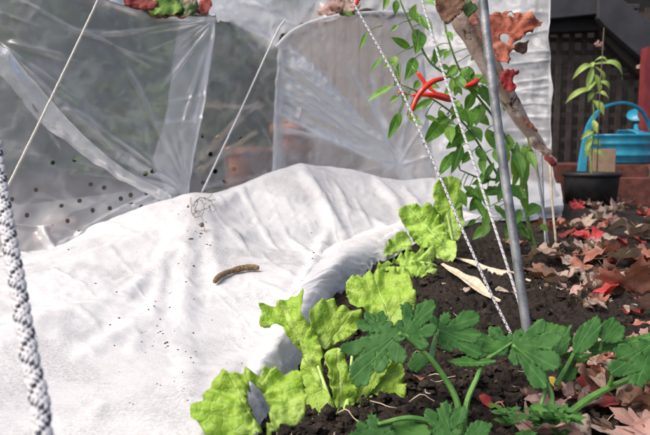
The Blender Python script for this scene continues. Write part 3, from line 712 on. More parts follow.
RB = [row(rim), row([(p[0] + 6, p[1] + 6, p[2] + .12) for p in rim]), row([(p[0] + 25, p[1] - 8, p[2] + .35) for p in rim]), row([(p[0] + 40, p[1] - 75, p[2] + .6) for p in rim])]
sheet('roof_sheet', RB, MT['polythene'], c1, 120, 60, [((310, 0), (350, 20), 3, .005, .2), ((420, 0), (440, 30), 4, .008, .2)], .012, 8, (), None, .22, 6)
# right hand sheet
c2 = bpy.data.objects
Cp = [row([(440, 205, 1.72), (480, 208, 1.66), (520, 205, 1.6), (545, 200, 1.56), (559, 196, 1.52)]),
      row([(430, 130, 1.74), (475, 130, 1.67), (515, 128, 1.6), (542, 125, 1.56), (551, 128, 1.55)]),
      row([(428, 95, 1.75), (472, 95, 1.675), (513, 95, 1.60), (541, 92, 1.57), (554, 90, 1.53)]),
      row([(425, 60, 1.75), (470, 60, 1.68), (512, 60, 1.61), (541, 60, 1.55), (549.5, 58, 1.55)]),
      row([(424, 25, 1.75), (470, 25, 1.685), (512, 25, 1.605), (541, 25, 1.57), (552, 22, 1.53)]),
      row([(420, -50, 1.76), (468, -50, 1.69), (510, -50, 1.61), (540, -50, 1.56), (551, -50, 1.54)])]
crC = [((551, -50), (552, 120), 1.8, .006, .3), ((552, 120), (557, 196), 1.8, .006, .3)]
for y in (12, 30, 52, 60, 78, 86, 95, 104, 118, 130, 141): crC.append(((498 + random.uniform(-5, 22), y + random.uniform(-4, 8)), (551, y), random.uniform(1, 2.4), random.uniform(.002, .0045), random.uniform(.05, .16)))
o = sheet('polythene_end_sheet', Cp, MT['polythene_milky'], None, 120, 200, crC, .006, 9, [([(498, -60), (560, -60), (562, 210), (520, 210), (505, 120)], .08)], None, .0, 8)
tag(o, 'milky polythene sheet hanging behind the chilli plant, its free edge next to the dark lattice', 'plastic sheet')

# dirty rolled hem hanging across the chilli plant
hp = [at(452, -45, .98), at(462, 5, 1.0), at(478, 45, 1.02), at(503, 92, 1.05), at(524, 124, 1.07), at(541, 146, 1.09), at(553, 166, 1.10)]
C_ = cr(hp, 90); T_, A_, B_ = frames(C_); th = np.arange(28) * 2 * math.pi / 28
rr = np.interp(np.linspace(0, 1, 90), [0, .2, .45, .62, .85, 1], [.029, .022, .0165, .013, .0075, .0035])
rad = rr[:, None] * (1 + .28 * fbm(np.linspace(0, 9, 90)[:, None] + 0 * th, np.cos(th)[None] * 1.3 + 0 * rr[:, None], np.sin(th)[None] * 1.3 + 0 * rr[:, None], 4, 200) + .10 * np.sin(th * 5 + np.linspace(0, 5, 90)[:, None]))
V = (C_[:, None] + rad[..., None] * (np.cos(th)[None, :, None] * A_[:, None] + .62 * np.sin(th)[None, :, None] * B_[:, None])).reshape(-1, 3)
Fc = [(k * 28 + j, k * 28 + (j + 1) % 28, (k + 1) * 28 + (j + 1) % 28, (k + 1) * 28 + j) for k in range(89) for j in range(28)] + [tuple(range(27, -1, -1)), tuple(89 * 28 + j for j in range(28))]
hem = mesh_obj('dead_branch', V, Fc, MT['hem']); tag(hem, 'pale weathered branch with dark stains slanting down behind the grey metal cane', 'branch')

# ------------------------------------------------------------------ cords
def braid(name, pts, r, label, cat='cord', group=None, ns=8, pitch=5.0, sides=5, dark=(0, 4), seg=14):
    C = cr(pts, 400); C = C + np.mean(np.atleast_1d(r)) * .22 * np.stack([vnoise(np.linspace(0, 14, 400), np.full(400, float(k_)), pts[0][0] * 50) for k_ in (1, 2, 3)], 1); L = np.concatenate([[0], np.cumsum(np.linalg.norm(np.diff(C, axis=0), axis=1))])
    tot = L[-1]; Rm = np.mean(np.atleast_1d(r)); turns = tot / (pitch * Rm); n = int(turns * seg)
    l = np.linspace(0, tot, n); Cc = np.stack([np.interp(l, L, C[:, k]) for k in range(3)], 1); T, A, Bv = frames(Cc)
    rr = np.interp(l / tot, np.linspace(0, 1, len(np.atleast_1d(r))), np.atleast_1d(r))
    mb = MB(); h = ns // 2
    for s in range(ns):
        dr = 1 if s < h else -1; k = s % h
        ph = dr * 2 * math.pi * turns * l / tot + 2 * math.pi * k / h
        ov = np.sin(h * (2 * math.pi * turns * l / tot) * 1.0 + k * math.pi * (1 if dr > 0 else 1) + (0 if dr > 0 else math.pi))
        R0 = rr * ((.74 if ns < 10 else .80) + .10 * ov)
        P = Cc + R0[:, None] * (np.cos(ph)[:, None] * A + np.sin(ph)[:, None] * Bv)
        V, Fc = tube(P, rr * (.36 if ns < 10 else .27), sides)
        mb.add(V, Fc, 1 if s in dark else 0)
    V, Fc = tube(Cc[::6], rr[::6] * .66, 8); mb.add(V, Fc, 0)
    o = mb.build(name, [MT['cord_white'], MT['cord_dark']]); tag(o, label, cat, group)
    return o
braid('braided_cord', [at(-6, 140, .36), at(1, 190, .335), at(13, 260, .30), at(28, 345, .265), at(45, 440, .235), at(58, 520, .21)], [.0033, .0035], 'thick white braided cord with navy flecks, close in front of the fleece', pitch=6.5, seg=30, sides=6, ns=12, dark=(0, 7))
braid('braided_cord', [at(345, -15, .86), at(352, 0, .85), at(395, 78, .80), at(437, 170, .75), at(480, 270, .70), at(512, 337, .675), at(518, 352, .665)], .00155, 'black and white flecked cord slanting in front of the red chillies to the soil', dark=(0, 5), seg=12, sides=5)
braid('braided_cord', [at(418, -15, .84), at(422, 0, .83), at(445, 78, .79), at(476, 170, .74), at(507, 265, .69), at(527, 328, .67), at(533, 346, .66)], .0015, 'bright white cord between the black flecked cord and the grey metal cane', dark=(5,), seg=12, sides=5)
def twine(name, pts, r, label, m='twine'):
    C = cr(pts, 120); C = C + RNG.normal(0, r * .06, C.shape)
    V, Fc = tube(C, r, 8); o = mesh_obj(name, V, Fc, MT[m]); tag(o, label, 'string'); return o
twine('guy_string', [at(102, -10, 1.02), at(98, 0, 1.02), at(60, 80, .98), at(8, 186, .93), at(-30, 262, .9)], .0017, 'thin beige string stretched across the perforated polythene at the far left')
twine('guy_string', [at(285, 20, 1.55), at(275, 36, 1.55), at(240, 112, 1.5), at(202, 192, 1.4)], .0022, 'pale thin string running down from the cloche corner to the fleece crest', 'cord_white')
# metal cane
C = cr([at(478, -60, .70), at(483, 0, .70), at(492, 80, .695), at(504, 170, .69), at(517, 260, .68), at(528, 338, .672), at(534, 375, .67)], 60)
V, Fc = tube(C, .0051, 20, ribs=0); o = mesh_obj('metal_cane', V, Fc, MT['steel']); tag(o, 'grey galvanised metal cane standing beside the white cord', 'garden cane')
# thin dry stalks by the end sheet
for pts, lab in [(((534, 150, 1.35), (541, 195, 1.34), (548, 240, 1.33), (551, 252, 1.32)), 'thin grey-brown stalk bent beneath the slanting branch'),
                 (((541, 150, 1.4), (543, 200, 1.38), (546, 247, 1.34)), 'straight thin grey rod nearest to the chilli stem'),
                 (((550, 160, 1.42), (552, 200, 1.4), (556, 243, 1.36)), 'pale straw-coloured stalk beside the black pot')]:
    V, Fc = tube(cr([at(*p) for p in pts], 20), .0026, 6, jit=.15); o = mesh_obj('dry_stalk', V, Fc, MT['straw' if 'straw' in lab else 'steel']); tag(o, lab, 'stalk', 'dry stalks under the slanting branch')

# ------------------------------------------------------------------ lettuces
def rib_tube(name, pts, r, m, parent, n=8):
    V, Fc = tube(cr(pts, 24), np.array(r) * .8, n); return mesh_obj(name, V, Fc, m, parent)
lt = empty('lettuce', ground(345, 425), label='nearest lime-green lettuce with jagged wavy leaves spilling onto the white fleece', cat='lettuce')
k = 2.806
L1 = zz([(38, 350), (64, 344), (72, 330), (66, 304), (86, 299), (104, 276), (116, 246), (136, 262), (160, 268), (180, 240), (202, 262), (228, 262), (262, 235), (282, 262), (320, 250), (352, 282), (346, 318), (376, 330), (352, 360), (346, 394), (300, 414), (268, 424), (246, 440), (238, 425), (256, 400), (258, 378), (244, 340), (230, 312), (210, 288), (194, 286), (184, 308), (190, 345), (204, 388), (226, 412), (236, 440), (150, 462), (80, 455), (58, 402), (30, 392)], 180, 280, k)
outline_leaf('leaf', L1, .372, (-.15, -.72, .68), [(262, 440), (228, 372)], MT['lettuce'], lt, 2.1, cup=.10, ruffle=0.0049, rw=7, rf=.34, blist=.0035, smooth=2, tooth=(2.8, .32))
L3 = zz([(226, 134), (242, 116), (240, 100), (234, 76), (264, 80), (298, 64), (312, 44), (328, 54), (346, 54), (366, 40), (352, 76), (346, 108), (372, 130), (398, 176), (402, 215), (396, 262), (404, 300), (420, 338), (436, 372), (430, 398), (414, 388), (392, 350), (360, 312), (334, 270), (338, 240), (342, 202), (312, 172), (298, 140), (286, 128), (254, 142)], 180, 280, k)
outline_leaf('leaf', L3, .50, (-.25, -.80, .55), [(335, 415), (312, 345), (285, 310)], MT['lettuce'], lt, 2.1, cup=.25, bend=.25, ruffle=0.0051, rw=6, rf=.3, blist=.003, smooth=2, tooth=(2.8, .32))
L4 = zz([(198, 228), (214, 214), (238, 203), (250, 214), (270, 222), (292, 222), (290, 242), (288, 256), (266, 272), (240, 282), (228, 296), (216, 285), (206, 258)], 190, 180, 1.704)
outline_leaf('leaf', L4, .515, (.2, -.75, .62), [(322, 352), (352, 312)], MT['lettuce'], lt, 2.1, cup=.3, ruffle=0.0043, rw=6, rf=.25, blist=.003, smooth=2, tooth=(2.8, .32))
L5 = zz([(228, 300), (240, 286), (256, 286), (266, 305), (272, 328), (286, 346), (282, 380), (268, 400), (262, 424), (252, 424), (246, 380), (236, 345)], 190, 180, 1.704)
outline_leaf('leaf', L5, .475, (.25, -.85, .45), [(341, 428), (338, 350)], MT['lettuce'], lt, 2.1, cup=.3, ruffle=0.0029, rw=6, rf=.2, blist=.003)
L6 = zz([(296, 352), (318, 330), (346, 308), (366, 314), (364, 335), (370, 368), (356, 384), (336, 392), (322, 376), (310, 362)], 190, 180, 1.704)
outline_leaf('leaf', L6, .50, (.15, -.6, .78), [(362, 388), (400, 370)], MT['lettuce'], lt, 2.1, cup=.2, ruffle=0.0036, rw=6, rf=.2, blist=.0025, smooth=2, tooth=(2.8, .32))
L6b = [(352, 372), (372, 352), (392, 344), (394, 362), (372, 392), (356, 410), (350, 400)]
outline_leaf('leaf', L6b, .495, (.1, -.8, .6), [(348, 415), (385, 355)], MT['lettuce'], lt, 2.1, cup=.3, ruffle=0.0014, rw=6, rf=.2, blist=.002)
L7 = zz([(266, 406), (284, 392), (298, 402), (312, 414), (302, 430), (284, 436), (268, 430)], 190, 180, 1.704)
outline_leaf('leaf', L7, .455, (.1, -.6, .8), [(344, 430), (366, 418)], MT['lettuce'], lt, 2.4, cup=.3, ruffle=0.0014, rw=6, rf=.2, blist=.002)
L8 = [(300, 392), (316, 384), (330, 396), (334, 412), (326, 426), (308, 430), (292, 428), (280, 430)]
outline_leaf('leaf', L8, .462, (-.1, -.6, .8), [(340, 428), (300, 410)], MT['lettuce'], lt, 2.4, cup=.3, ruffle=0.0022, rw=6, rf=.2, blist=.002)
gb = ground(343, 430)
for pts in [[(318, 366, .488), (328, 395, .475), (338, 425, .458)], [(352, 356, .50), (349, 390, .48), (343, 425, .458)], [(272, 432, .447), (300, 436, .45), (338, 432, .452)], [(372, 396, .49), (356, 410, .475), (345, 428, .458)]]:
    rib_tube('midrib', [at(*p) for p in pts], [.0014, .0021, .0034], MT['lettuce_rib'], lt)
l2 = empty('lettuce', ground(380, 330), label='single broad crinkled lettuce leaf between the nearest lettuce and the fleece fold', cat='lettuce')
M1 = zz([(264, 182), (276, 172), (280, 160), (286, 150), (298, 162), (320, 155), (336, 152), (352, 156), (366, 170), (380, 188), (387, 214), (374, 230), (360, 244), (340, 246), (318, 240), (300, 226), (284, 218), (270, 210)], 190, 180, 1.704)
outline_leaf('leaf', M1, .69, (-.05, -.62, .78), [(392, 325), (372, 272)], MT['lettuce'], l2, 2.1, cup=.25, ruffle=0.0051, rw=6, rf=.28, blist=.005, smooth=2, tooth=(2.8, .32))
M2 = [(374, 318), (388, 312), (402, 318), (408, 332), (396, 340), (380, 336)]
outline_leaf('leaf', M2, .67, (.1, -.8, .55), [(392, 342), (390, 312)], MT['lettuce'], l2, 2.1, cup=.2, ruffle=0.0014, rw=6, rf=.2, blist=.002)
rib_tube('midrib', [at(386, 300, .69), at(390, 320, .685), ground(392, 338)], [.002, .003, .004], MT['lettuce_rib'], l2)
k = 3.958
l3 = empty('lettuce', ground(447, 262), label='far lettuce with one tall rounded upright leaf at the right end of the fleece', cat='lettuce')
F1 = zz([(284, 72), (300, 48), (338, 28), (372, 30), (396, 52), (390, 92), (402, 150), (412, 200), (398, 260), (380, 288), (350, 272), (334, 240), (318, 200), (300, 150), (286, 104)], 360, 170, k)
outline_leaf('leaf', F1, 1.16, (.1, -.93, .35), [(455, 245), (446, 178)], MT['lettuce_far'], l3, 2.0, cup=.3, bend=.3, ruffle=0.0058, rw=5, rf=.22, blist=.006)
F2 = zz([(148, 182), (166, 160), (190, 138), (214, 148), (240, 142), (290, 164), (312, 192), (340, 250), (384, 292), (378, 366), (345, 376), (310, 364), (290, 320), (232, 310), (205, 270), (180, 218)], 360, 170, k)
outline_leaf('leaf', F2, 1.10, (-.15, -.85, .5), [(455, 258), (415, 215)], MT['lettuce_far'], l3, 2.0, cup=.3, bend=.2, ruffle=0.0087, rw=5, rf=.3, blist=.010, smooth=2, tooth=(2.6, .4))
F3 = zz([(48, 352), (98, 320), (112, 288), (150, 254), (190, 250), (202, 280), (212, 320), (160, 322), (112, 334), (90, 360), (60, 392)], 360, 170, k)
outline_leaf('leaf', F3, 1.08, (-.1, -.8, .55), [(415, 250), (375, 258)], MT['lettuce_far'], l3, 2.0, cup=.3, ruffle=0.0072, rw=5, rf=.25, blist=.006, smooth=2, tooth=(2.6, .4))
F5 = [(432, 212), (436, 196), (445, 205), (452, 225), (455, 240), (446, 236)]
outline_leaf('leaf', F5, 1.18, (.2, -.9, .4), [(450, 245), (438, 200)], MT['chilli_leaf'], l3, 2.0, cup=.2, ruffle=0.0029)
rib_tube('midrib', [at(447, 215, 1.155), at(452, 240, 1.14), ground(454, 264)], [.0025, .004, .007], MT['lettuce_rib'], l3)
rib_tube('midrib', [at(425, 225, 1.095), at(445, 248, 1.09), ground(452, 265)], [.0025, .004, .007], MT['lettuce_rib'], l3)
l4 = empty('lettuce', ground(440, 272), label='low frilly lettuce lying flat in front of the tall-leaved far lettuce', cat='lettuce')
F4 = zz([(60, 392), (98, 356), (140, 346), (170, 320), (230, 310), (304, 314), (296, 346), (256, 370), (250, 398), (216, 420), (196, 440), (120, 440), (60, 420)], 360, 170, k)
outline_leaf('leaf', F4, 1.0, (-.05, -.70, .7), [(440, 268), (385, 262)], MT['lettuce_far'], l4, 2.0, cup=.3, ruffle=0.0101, rw=6, rf=.3, blist=.010, smooth=2, tooth=(2.6, .4))
F6 = [(398, 272), (410, 262), (425, 262), (438, 268), (436, 276), (420, 277), (404, 279)]
outline_leaf('leaf', F6, .97, (.1, -.7, .7), [(438, 275), (402, 276)], MT['lettuce_far'], l4, 2.0, cup=.3, ruffle=0.0058, rw=5, rf=.3, blist=.006)
rib_tube('midrib', [at(410, 262, 1.0), at(430, 264, 1.0), ground(444, 272)], [.002, .003, .006], MT['lettuce_rib'], l4)

# ------------------------------------------------------------------ celery
k = 2.806
def Z7(p): return zz(p, 340, 280, k)
def Z8(p): return zz(p, 480, 180, 1.706)
ce = empty('celery_plant', ground(462, 432), label='dark green celery plant with toothed leaves in front of the nearest lettuce', cat='celery')
def cleaf(ring, d, n, rib, parent, m='celery', **kw):
    a = dict(cup=.12, bend=.10, ruffle=.0005, rw=6, rf=.3, blist=.0005, smooth=0, tooth=(2.7, .85)); a.update(kw)
    return outline_leaf('leaf', ring, d, n, rib, MT[m], parent, 1.8, **a)
cleaf(lobed(zz([(160, 140)],325,280,2.805)[0], zz([(120,150),(44,205),(88,306),(152,262),(222,236),(226,168)],325,280,2.805), .5, 1.15), .43, (-.12, -.72, .68), [(399, 333), (360, 372)], ce)
cleaf(lobed(zz([(152, 148)],325,280,2.805)[0], zz([(90,118),(112,92),(160,86),(190,120)],325,280,2.805), .5, 1.15), .445, (-.1, -.62, .78), [(387, 330), (370, 315)], ce)
cleaf(lobed(zz([(228, 168)],325,280,2.805)[0], zz([(206,110),(226,62),(302,58),(314,132),(292,188)],325,280,2.805), .5, 1.15), .45, (.05, -.68, .74), [(404, 334), (425, 305)], ce)
cleaf(lobed(zz([(310, 158)],325,280,2.805)[0], zz([(306,104),(346,92),(432,100),(440,158),(444,212),(358,200)],325,280,2.805), .5, 1.15), .47, (.1, -.66, .74), [(438, 330), (480, 345)], ce)
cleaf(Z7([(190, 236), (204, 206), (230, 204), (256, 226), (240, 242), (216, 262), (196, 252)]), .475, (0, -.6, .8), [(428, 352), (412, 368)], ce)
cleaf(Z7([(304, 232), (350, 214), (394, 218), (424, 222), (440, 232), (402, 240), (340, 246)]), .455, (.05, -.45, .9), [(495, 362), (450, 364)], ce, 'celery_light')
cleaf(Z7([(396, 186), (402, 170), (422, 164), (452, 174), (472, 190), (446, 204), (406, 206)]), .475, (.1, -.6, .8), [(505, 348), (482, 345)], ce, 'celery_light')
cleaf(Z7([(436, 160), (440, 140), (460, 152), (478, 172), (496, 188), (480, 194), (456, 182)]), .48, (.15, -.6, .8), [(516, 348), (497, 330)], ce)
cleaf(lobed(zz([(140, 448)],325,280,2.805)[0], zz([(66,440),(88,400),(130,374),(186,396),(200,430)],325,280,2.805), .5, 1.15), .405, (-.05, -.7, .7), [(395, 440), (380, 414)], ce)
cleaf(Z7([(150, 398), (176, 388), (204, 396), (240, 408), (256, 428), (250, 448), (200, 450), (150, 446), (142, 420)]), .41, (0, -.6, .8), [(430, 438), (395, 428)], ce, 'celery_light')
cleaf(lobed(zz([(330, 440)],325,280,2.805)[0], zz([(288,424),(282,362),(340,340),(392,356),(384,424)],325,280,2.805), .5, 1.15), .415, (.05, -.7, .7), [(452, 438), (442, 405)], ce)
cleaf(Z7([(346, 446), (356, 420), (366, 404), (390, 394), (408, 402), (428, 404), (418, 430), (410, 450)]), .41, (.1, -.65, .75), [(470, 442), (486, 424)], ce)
for pts, r in [([(399, 333, .432), (412, 342, .436), (430, 358, .438), (446, 380, .438), (457, 402, .436), (463, 440, .432)], [.0011, .0016, .0019, .0022]),
               ([(438, 330, .47), (434, 345, .46), (431, 359, .442)], [.0014, .0018, .002]), ([(404, 334, .45), (408, 338, .436)], [.0014, .0016]),
               ([(516, 340, .48), (500, 351, .468), (484, 362, .458), (476, 380, .448), (467, 402, .44), (462, 436, .434)], [.0009, .0013, .0017, .002]),
               ([(378, 424, .405), (410, 418, .41), (440, 426, .42), (462, 440, .432)], [.0012, .0016, .002, .002])]:
    V, Fc = tube(cr([at(*p) for p in pts], 40), r, 28, ribs=7); mesh_obj('stalk', V, Fc, MT['celery_stem'], ce)
cr_ = empty('celery_plant', ground(548, 432), label='celery plant with a thick pale stalk reaching over the fallen leaves', cat='celery')
for ring, d, n, rib, m in [
  (lobed((52, 284), [(30, 300), (-18, 300), (-22, 268), (14, 252), (50, 262)], .52, 1.14), .52, (0, -.6, .8), [(512, 348), (480, 346)], 'celery'),
  (lobed((54, 284), [(62, 318), (112, 358), (140, 318), (140, 272), (112, 244), (72, 256)], .52, 1.12), .47, (-.1, -.7, .7), [(513, 345), (548, 375)], 'celery'),
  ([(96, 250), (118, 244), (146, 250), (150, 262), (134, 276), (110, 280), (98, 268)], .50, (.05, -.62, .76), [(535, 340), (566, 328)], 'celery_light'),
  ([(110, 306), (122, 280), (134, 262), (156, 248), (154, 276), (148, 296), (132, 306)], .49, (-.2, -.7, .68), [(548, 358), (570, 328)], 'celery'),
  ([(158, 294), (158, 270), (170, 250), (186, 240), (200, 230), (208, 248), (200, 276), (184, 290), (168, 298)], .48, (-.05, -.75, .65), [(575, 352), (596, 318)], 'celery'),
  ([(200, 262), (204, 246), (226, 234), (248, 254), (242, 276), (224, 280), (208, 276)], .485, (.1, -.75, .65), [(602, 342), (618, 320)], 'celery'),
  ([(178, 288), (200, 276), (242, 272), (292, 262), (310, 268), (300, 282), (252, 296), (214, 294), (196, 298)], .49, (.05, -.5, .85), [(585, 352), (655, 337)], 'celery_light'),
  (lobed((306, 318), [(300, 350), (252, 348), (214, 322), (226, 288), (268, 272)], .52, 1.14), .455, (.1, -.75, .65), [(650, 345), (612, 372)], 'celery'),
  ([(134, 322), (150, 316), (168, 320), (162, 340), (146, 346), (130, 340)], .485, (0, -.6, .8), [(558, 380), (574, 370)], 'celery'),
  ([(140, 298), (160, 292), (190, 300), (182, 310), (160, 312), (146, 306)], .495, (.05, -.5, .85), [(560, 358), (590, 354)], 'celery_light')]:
    cleaf(Z8(ring), d, n, rib, cr_, m)
for pts, r in [([(652, 370, .50), (620, 383, .485), (592, 397, .475), (567, 415, .465), (545, 432, .455), (538, 445, .45)], [.0018, .0024, .0028, .0032]),
               ([(616, 362, .46), (613, 375, .475), (608, 388, .481)], [.0012, .0016]), ([(545, 370, .475), (548, 384, .466), (552, 398, .46), (551, 425, .456)], [.0012, .0016, .002]),
               ([(513, 345, .47), (536, 366, .47), (545, 388, .462), (541, 408, .458), (543, 432, .455)], [.001, .0014, .0018]), ([(574, 353, .49), (566, 368, .48), (556, 385, .468)], [.0014, .0018]),
               ([(602, 342, .485), (598, 352, .485), (580, 358, .485)], [.0012, .0014])]:
    V, Fc = tube(cr([at(*p) for p in pts], 40), r, 28, ribs=7); mesh_obj('stalk', V, Fc, MT['celery_stem'], cr_)
# small feathery parsley at the bottom edge
pa = empty('parsley_plant', ground(540, 434), label='small feathery dark green parsley tuft at the foot of the thick celery stalk', cat='parsley')
for i in range(26):
    px_, py_ = random.uniform(500, 575), random.uniform(408, 440); c = at(px_, py_, random.uniform(.425, .455)); mb_V = []; mb_F = []; uvs = []; b = 0
    a0 = random.uniform(0, 6.28)
    for j in range(7):
        a = a0 + j * .75 + random.uniform(-.2, .2); L = random.uniform(.006, .011)
        t_ = Vector((math.cos(a), math.sin(a) * .7 - .2, random.uniform(.0, .6))) * L
        V, Fc, u = simple_leaf(c, c + t_, L * .42, (0, -.5, .85), .05, .3, .02, 5, 1)
        mb_V.append(V); uvs.append(u); mb_F += [[q + b for q in f] for f in Fc]; b += len(V)
    mesh_obj('leaf', np.vstack(mb_V), mb_F, MT['celery' if i % 3 else 'celery_light'], pa, uv=np.vstack(uvs))

# ------------------------------------------------------------------ chilli plant
ch = empty('chilli_plant', ground(537, 250), label='leafy chilli plant with red pods growing up behind the cords and metal cane', cat='chilli plant')
def Z3(x, y): return (350 + x / 2.414, y / 2.414)
def Z33(x, y): return (440 + x / 3.625, 60 + y / 3.625)
stems = [[(537, 252, 1.25), (528, 222, 1.25), (525, 180, 1.24), (512, 150, 1.22), (494, 118, 1.2), (474, 92, 1.18), (458, 66, 1.16), (446, 30, 1.15), (440, -10, 1.14)],
         [(530, 240, 1.25), (512, 208, 1.22), (500, 180, 1.2), (486, 156, 1.18), (466, 126, 1.15), (440, 104, 1.13), (418, 92, 1.12), (400, 84, 1.11)],
         [(474, 92, 1.18), (452, 78, 1.17), (430, 62, 1.15), (416, 36, 1.14), (404, 10, 1.13), (396, -10, 1.13)],
         [(525, 180, 1.24), (530, 150, 1.24), (522, 120, 1.24), (512, 96, 1.24)],
         [(500, 180, 1.2), (480, 178, 1.17), (460, 170, 1.15)]]
for i, s in enumerate(stems):
    V, Fc = tube(cr([at(*p) for p in s], 40), [.0042, .0032, .0022, .0014] if i == 0 else [.0028, .002, .0012], 8); mesh_obj('stem', V, Fc, MT['chilli_stem'], ch)
LV = []  # base px, tip px, width px, light
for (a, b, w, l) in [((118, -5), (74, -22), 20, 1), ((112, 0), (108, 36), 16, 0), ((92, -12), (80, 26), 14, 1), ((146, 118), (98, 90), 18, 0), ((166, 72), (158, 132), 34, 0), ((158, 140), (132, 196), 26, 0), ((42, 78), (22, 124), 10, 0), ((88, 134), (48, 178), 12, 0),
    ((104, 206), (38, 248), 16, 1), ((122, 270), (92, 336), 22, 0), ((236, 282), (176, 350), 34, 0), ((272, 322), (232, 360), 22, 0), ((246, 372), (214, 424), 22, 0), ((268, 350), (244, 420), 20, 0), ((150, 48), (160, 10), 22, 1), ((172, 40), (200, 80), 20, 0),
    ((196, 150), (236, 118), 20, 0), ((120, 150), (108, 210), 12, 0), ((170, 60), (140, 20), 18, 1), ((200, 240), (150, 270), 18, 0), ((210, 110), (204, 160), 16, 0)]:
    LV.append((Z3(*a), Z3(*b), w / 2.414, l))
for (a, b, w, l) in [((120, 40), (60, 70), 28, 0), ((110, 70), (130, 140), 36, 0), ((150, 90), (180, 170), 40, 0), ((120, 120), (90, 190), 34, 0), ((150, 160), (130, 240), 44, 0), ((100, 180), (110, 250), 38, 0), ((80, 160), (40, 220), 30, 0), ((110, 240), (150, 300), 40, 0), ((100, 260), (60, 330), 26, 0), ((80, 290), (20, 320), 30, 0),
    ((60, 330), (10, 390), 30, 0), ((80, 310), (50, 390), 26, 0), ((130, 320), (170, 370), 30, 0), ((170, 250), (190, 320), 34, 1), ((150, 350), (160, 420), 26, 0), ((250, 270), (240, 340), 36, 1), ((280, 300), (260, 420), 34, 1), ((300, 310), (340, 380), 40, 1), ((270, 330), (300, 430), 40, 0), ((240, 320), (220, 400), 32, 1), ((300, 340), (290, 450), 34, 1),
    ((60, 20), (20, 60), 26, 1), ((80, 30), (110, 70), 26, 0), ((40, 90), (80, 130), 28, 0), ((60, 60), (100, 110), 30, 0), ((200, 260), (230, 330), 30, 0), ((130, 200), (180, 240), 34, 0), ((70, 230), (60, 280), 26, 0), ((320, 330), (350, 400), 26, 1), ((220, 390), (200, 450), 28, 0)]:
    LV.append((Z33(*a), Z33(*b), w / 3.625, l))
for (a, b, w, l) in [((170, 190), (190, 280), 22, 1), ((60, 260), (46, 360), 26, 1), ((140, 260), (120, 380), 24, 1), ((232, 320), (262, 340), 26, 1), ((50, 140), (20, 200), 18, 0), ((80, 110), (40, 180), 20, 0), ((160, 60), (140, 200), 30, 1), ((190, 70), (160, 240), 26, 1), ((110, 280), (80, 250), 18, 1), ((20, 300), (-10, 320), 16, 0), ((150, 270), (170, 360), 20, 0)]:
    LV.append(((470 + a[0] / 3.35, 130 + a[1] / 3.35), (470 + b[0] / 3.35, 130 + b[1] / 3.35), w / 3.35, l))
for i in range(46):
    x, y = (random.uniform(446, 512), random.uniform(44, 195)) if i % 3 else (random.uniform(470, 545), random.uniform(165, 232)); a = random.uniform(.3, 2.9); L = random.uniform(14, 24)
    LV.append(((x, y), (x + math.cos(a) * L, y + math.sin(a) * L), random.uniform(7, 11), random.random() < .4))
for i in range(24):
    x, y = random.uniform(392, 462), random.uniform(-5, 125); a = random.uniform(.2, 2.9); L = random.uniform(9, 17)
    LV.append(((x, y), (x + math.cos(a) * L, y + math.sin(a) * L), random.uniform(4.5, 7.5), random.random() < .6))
Sp = np.vstack([cr([at(*p) for p in s], 60) for s in stems]); Spx, Spd = project(Sp)
for (a, b, w, l) in LV:
    j = np.argmin(np.hypot(Spx[:, 0] - a[0], Spx[:, 1] - a[1])); d = Spd[j] + random.uniform(-.03, .03)
    P0 = at(a[0], a[1], d); P1 = at(b[0], b[1], d - random.uniform(-.01, .035))
    nrm = Vector((random.uniform(-.5, .5), -1, random.uniform(.1, .8)))
    V, Fc, u = simple_leaf(P0, P1, w * d / F * 1.12, nrm, random.uniform(.02, .09), random.uniform(.15, .4), .012)
    st = Sp[j]; 
    if np.linalg.norm(st - np.array(P0)) > .06: st = np.array(P0) + (st - np.array(P0)) * (.03 / np.linalg.norm(st - np.array(P0)))
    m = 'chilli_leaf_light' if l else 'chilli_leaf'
    lo = mesh_obj('leaf', V, Fc, MT[m], ch, uv=u)
    C = cr([st, (st + np.array(P0)) / 2 + np.array([0, 0, .002]), np.array(P0)], 8)
    V, Fc = tube(C, .0009, 5); mesh_obj('leaf_stalk', V, Fc, MT['chilli_stem'], lo)
def pod(pts, r):
    C = cr([at(*p) for p in pts], 40); s = np.linspace(0, 1, 40)
    prof = r * np.interp(s, [0, .06, .3, .7, .92, 1], [.55, .9, 1, .82, .4, .08]) * (1 + .07 * vnoise(s * 9, s * 0 + r * 1000))
    V, Fc = tube(C, prof, 14); o = mesh_obj('chilli_pod', V, Fc, MT['chilli_fruit'], ch)
    T = C[0] - C[1]; T /= np.linalg.norm(T)
    V, Fc = tube(np.array([C[0] - T * .002, C[0] + T * .004, C[0] + T * .014]), [r * .62, r * .45, r * .25], 8); mesh_obj('pod_cap', V, Fc, MT['chilli_stem'], o)
def Z5(x, y, d): return (360 + x / 5.436, 60 + y / 5.436, d)
pod([Z5(462, 98, 1.09), Z5(400, 116, 1.07), Z5(345, 158, 1.06), Z5(305, 215, 1.06), Z5(284, 270, 1.06), Z5(272, 312, 1.07)], .0047)
pod([Z5(310, 68, 1.10), Z5(335, 100, 1.10), Z5(360, 135, 1.1), Z5(400, 170, 1.1), Z5(440, 190, 1.1)], .0037)
pod([Z5(495, 222, 1.12), Z5(440, 205, 1.1), Z5(380, 190, 1.09), Z5(320, 188, 1.09), Z5(268, 196, 1.09)], .0047)
pod([Z5(490, 205, 1.13), Z5(450, 195, 1.12), Z5(410, 175, 1.12)], .005)
pod([(478, 80, 1.14), (472, 84, 1.13), (464, 87, 1.12)], .0055)
pod([Z5(250, 184, 1.1), Z5(225, 178, 1.1), Z5(205, 176, 1.1)], .0030)
pod([(362, -8, 1.14), (357, 0, 1.13), (354, 8, 1.12)], .0062)

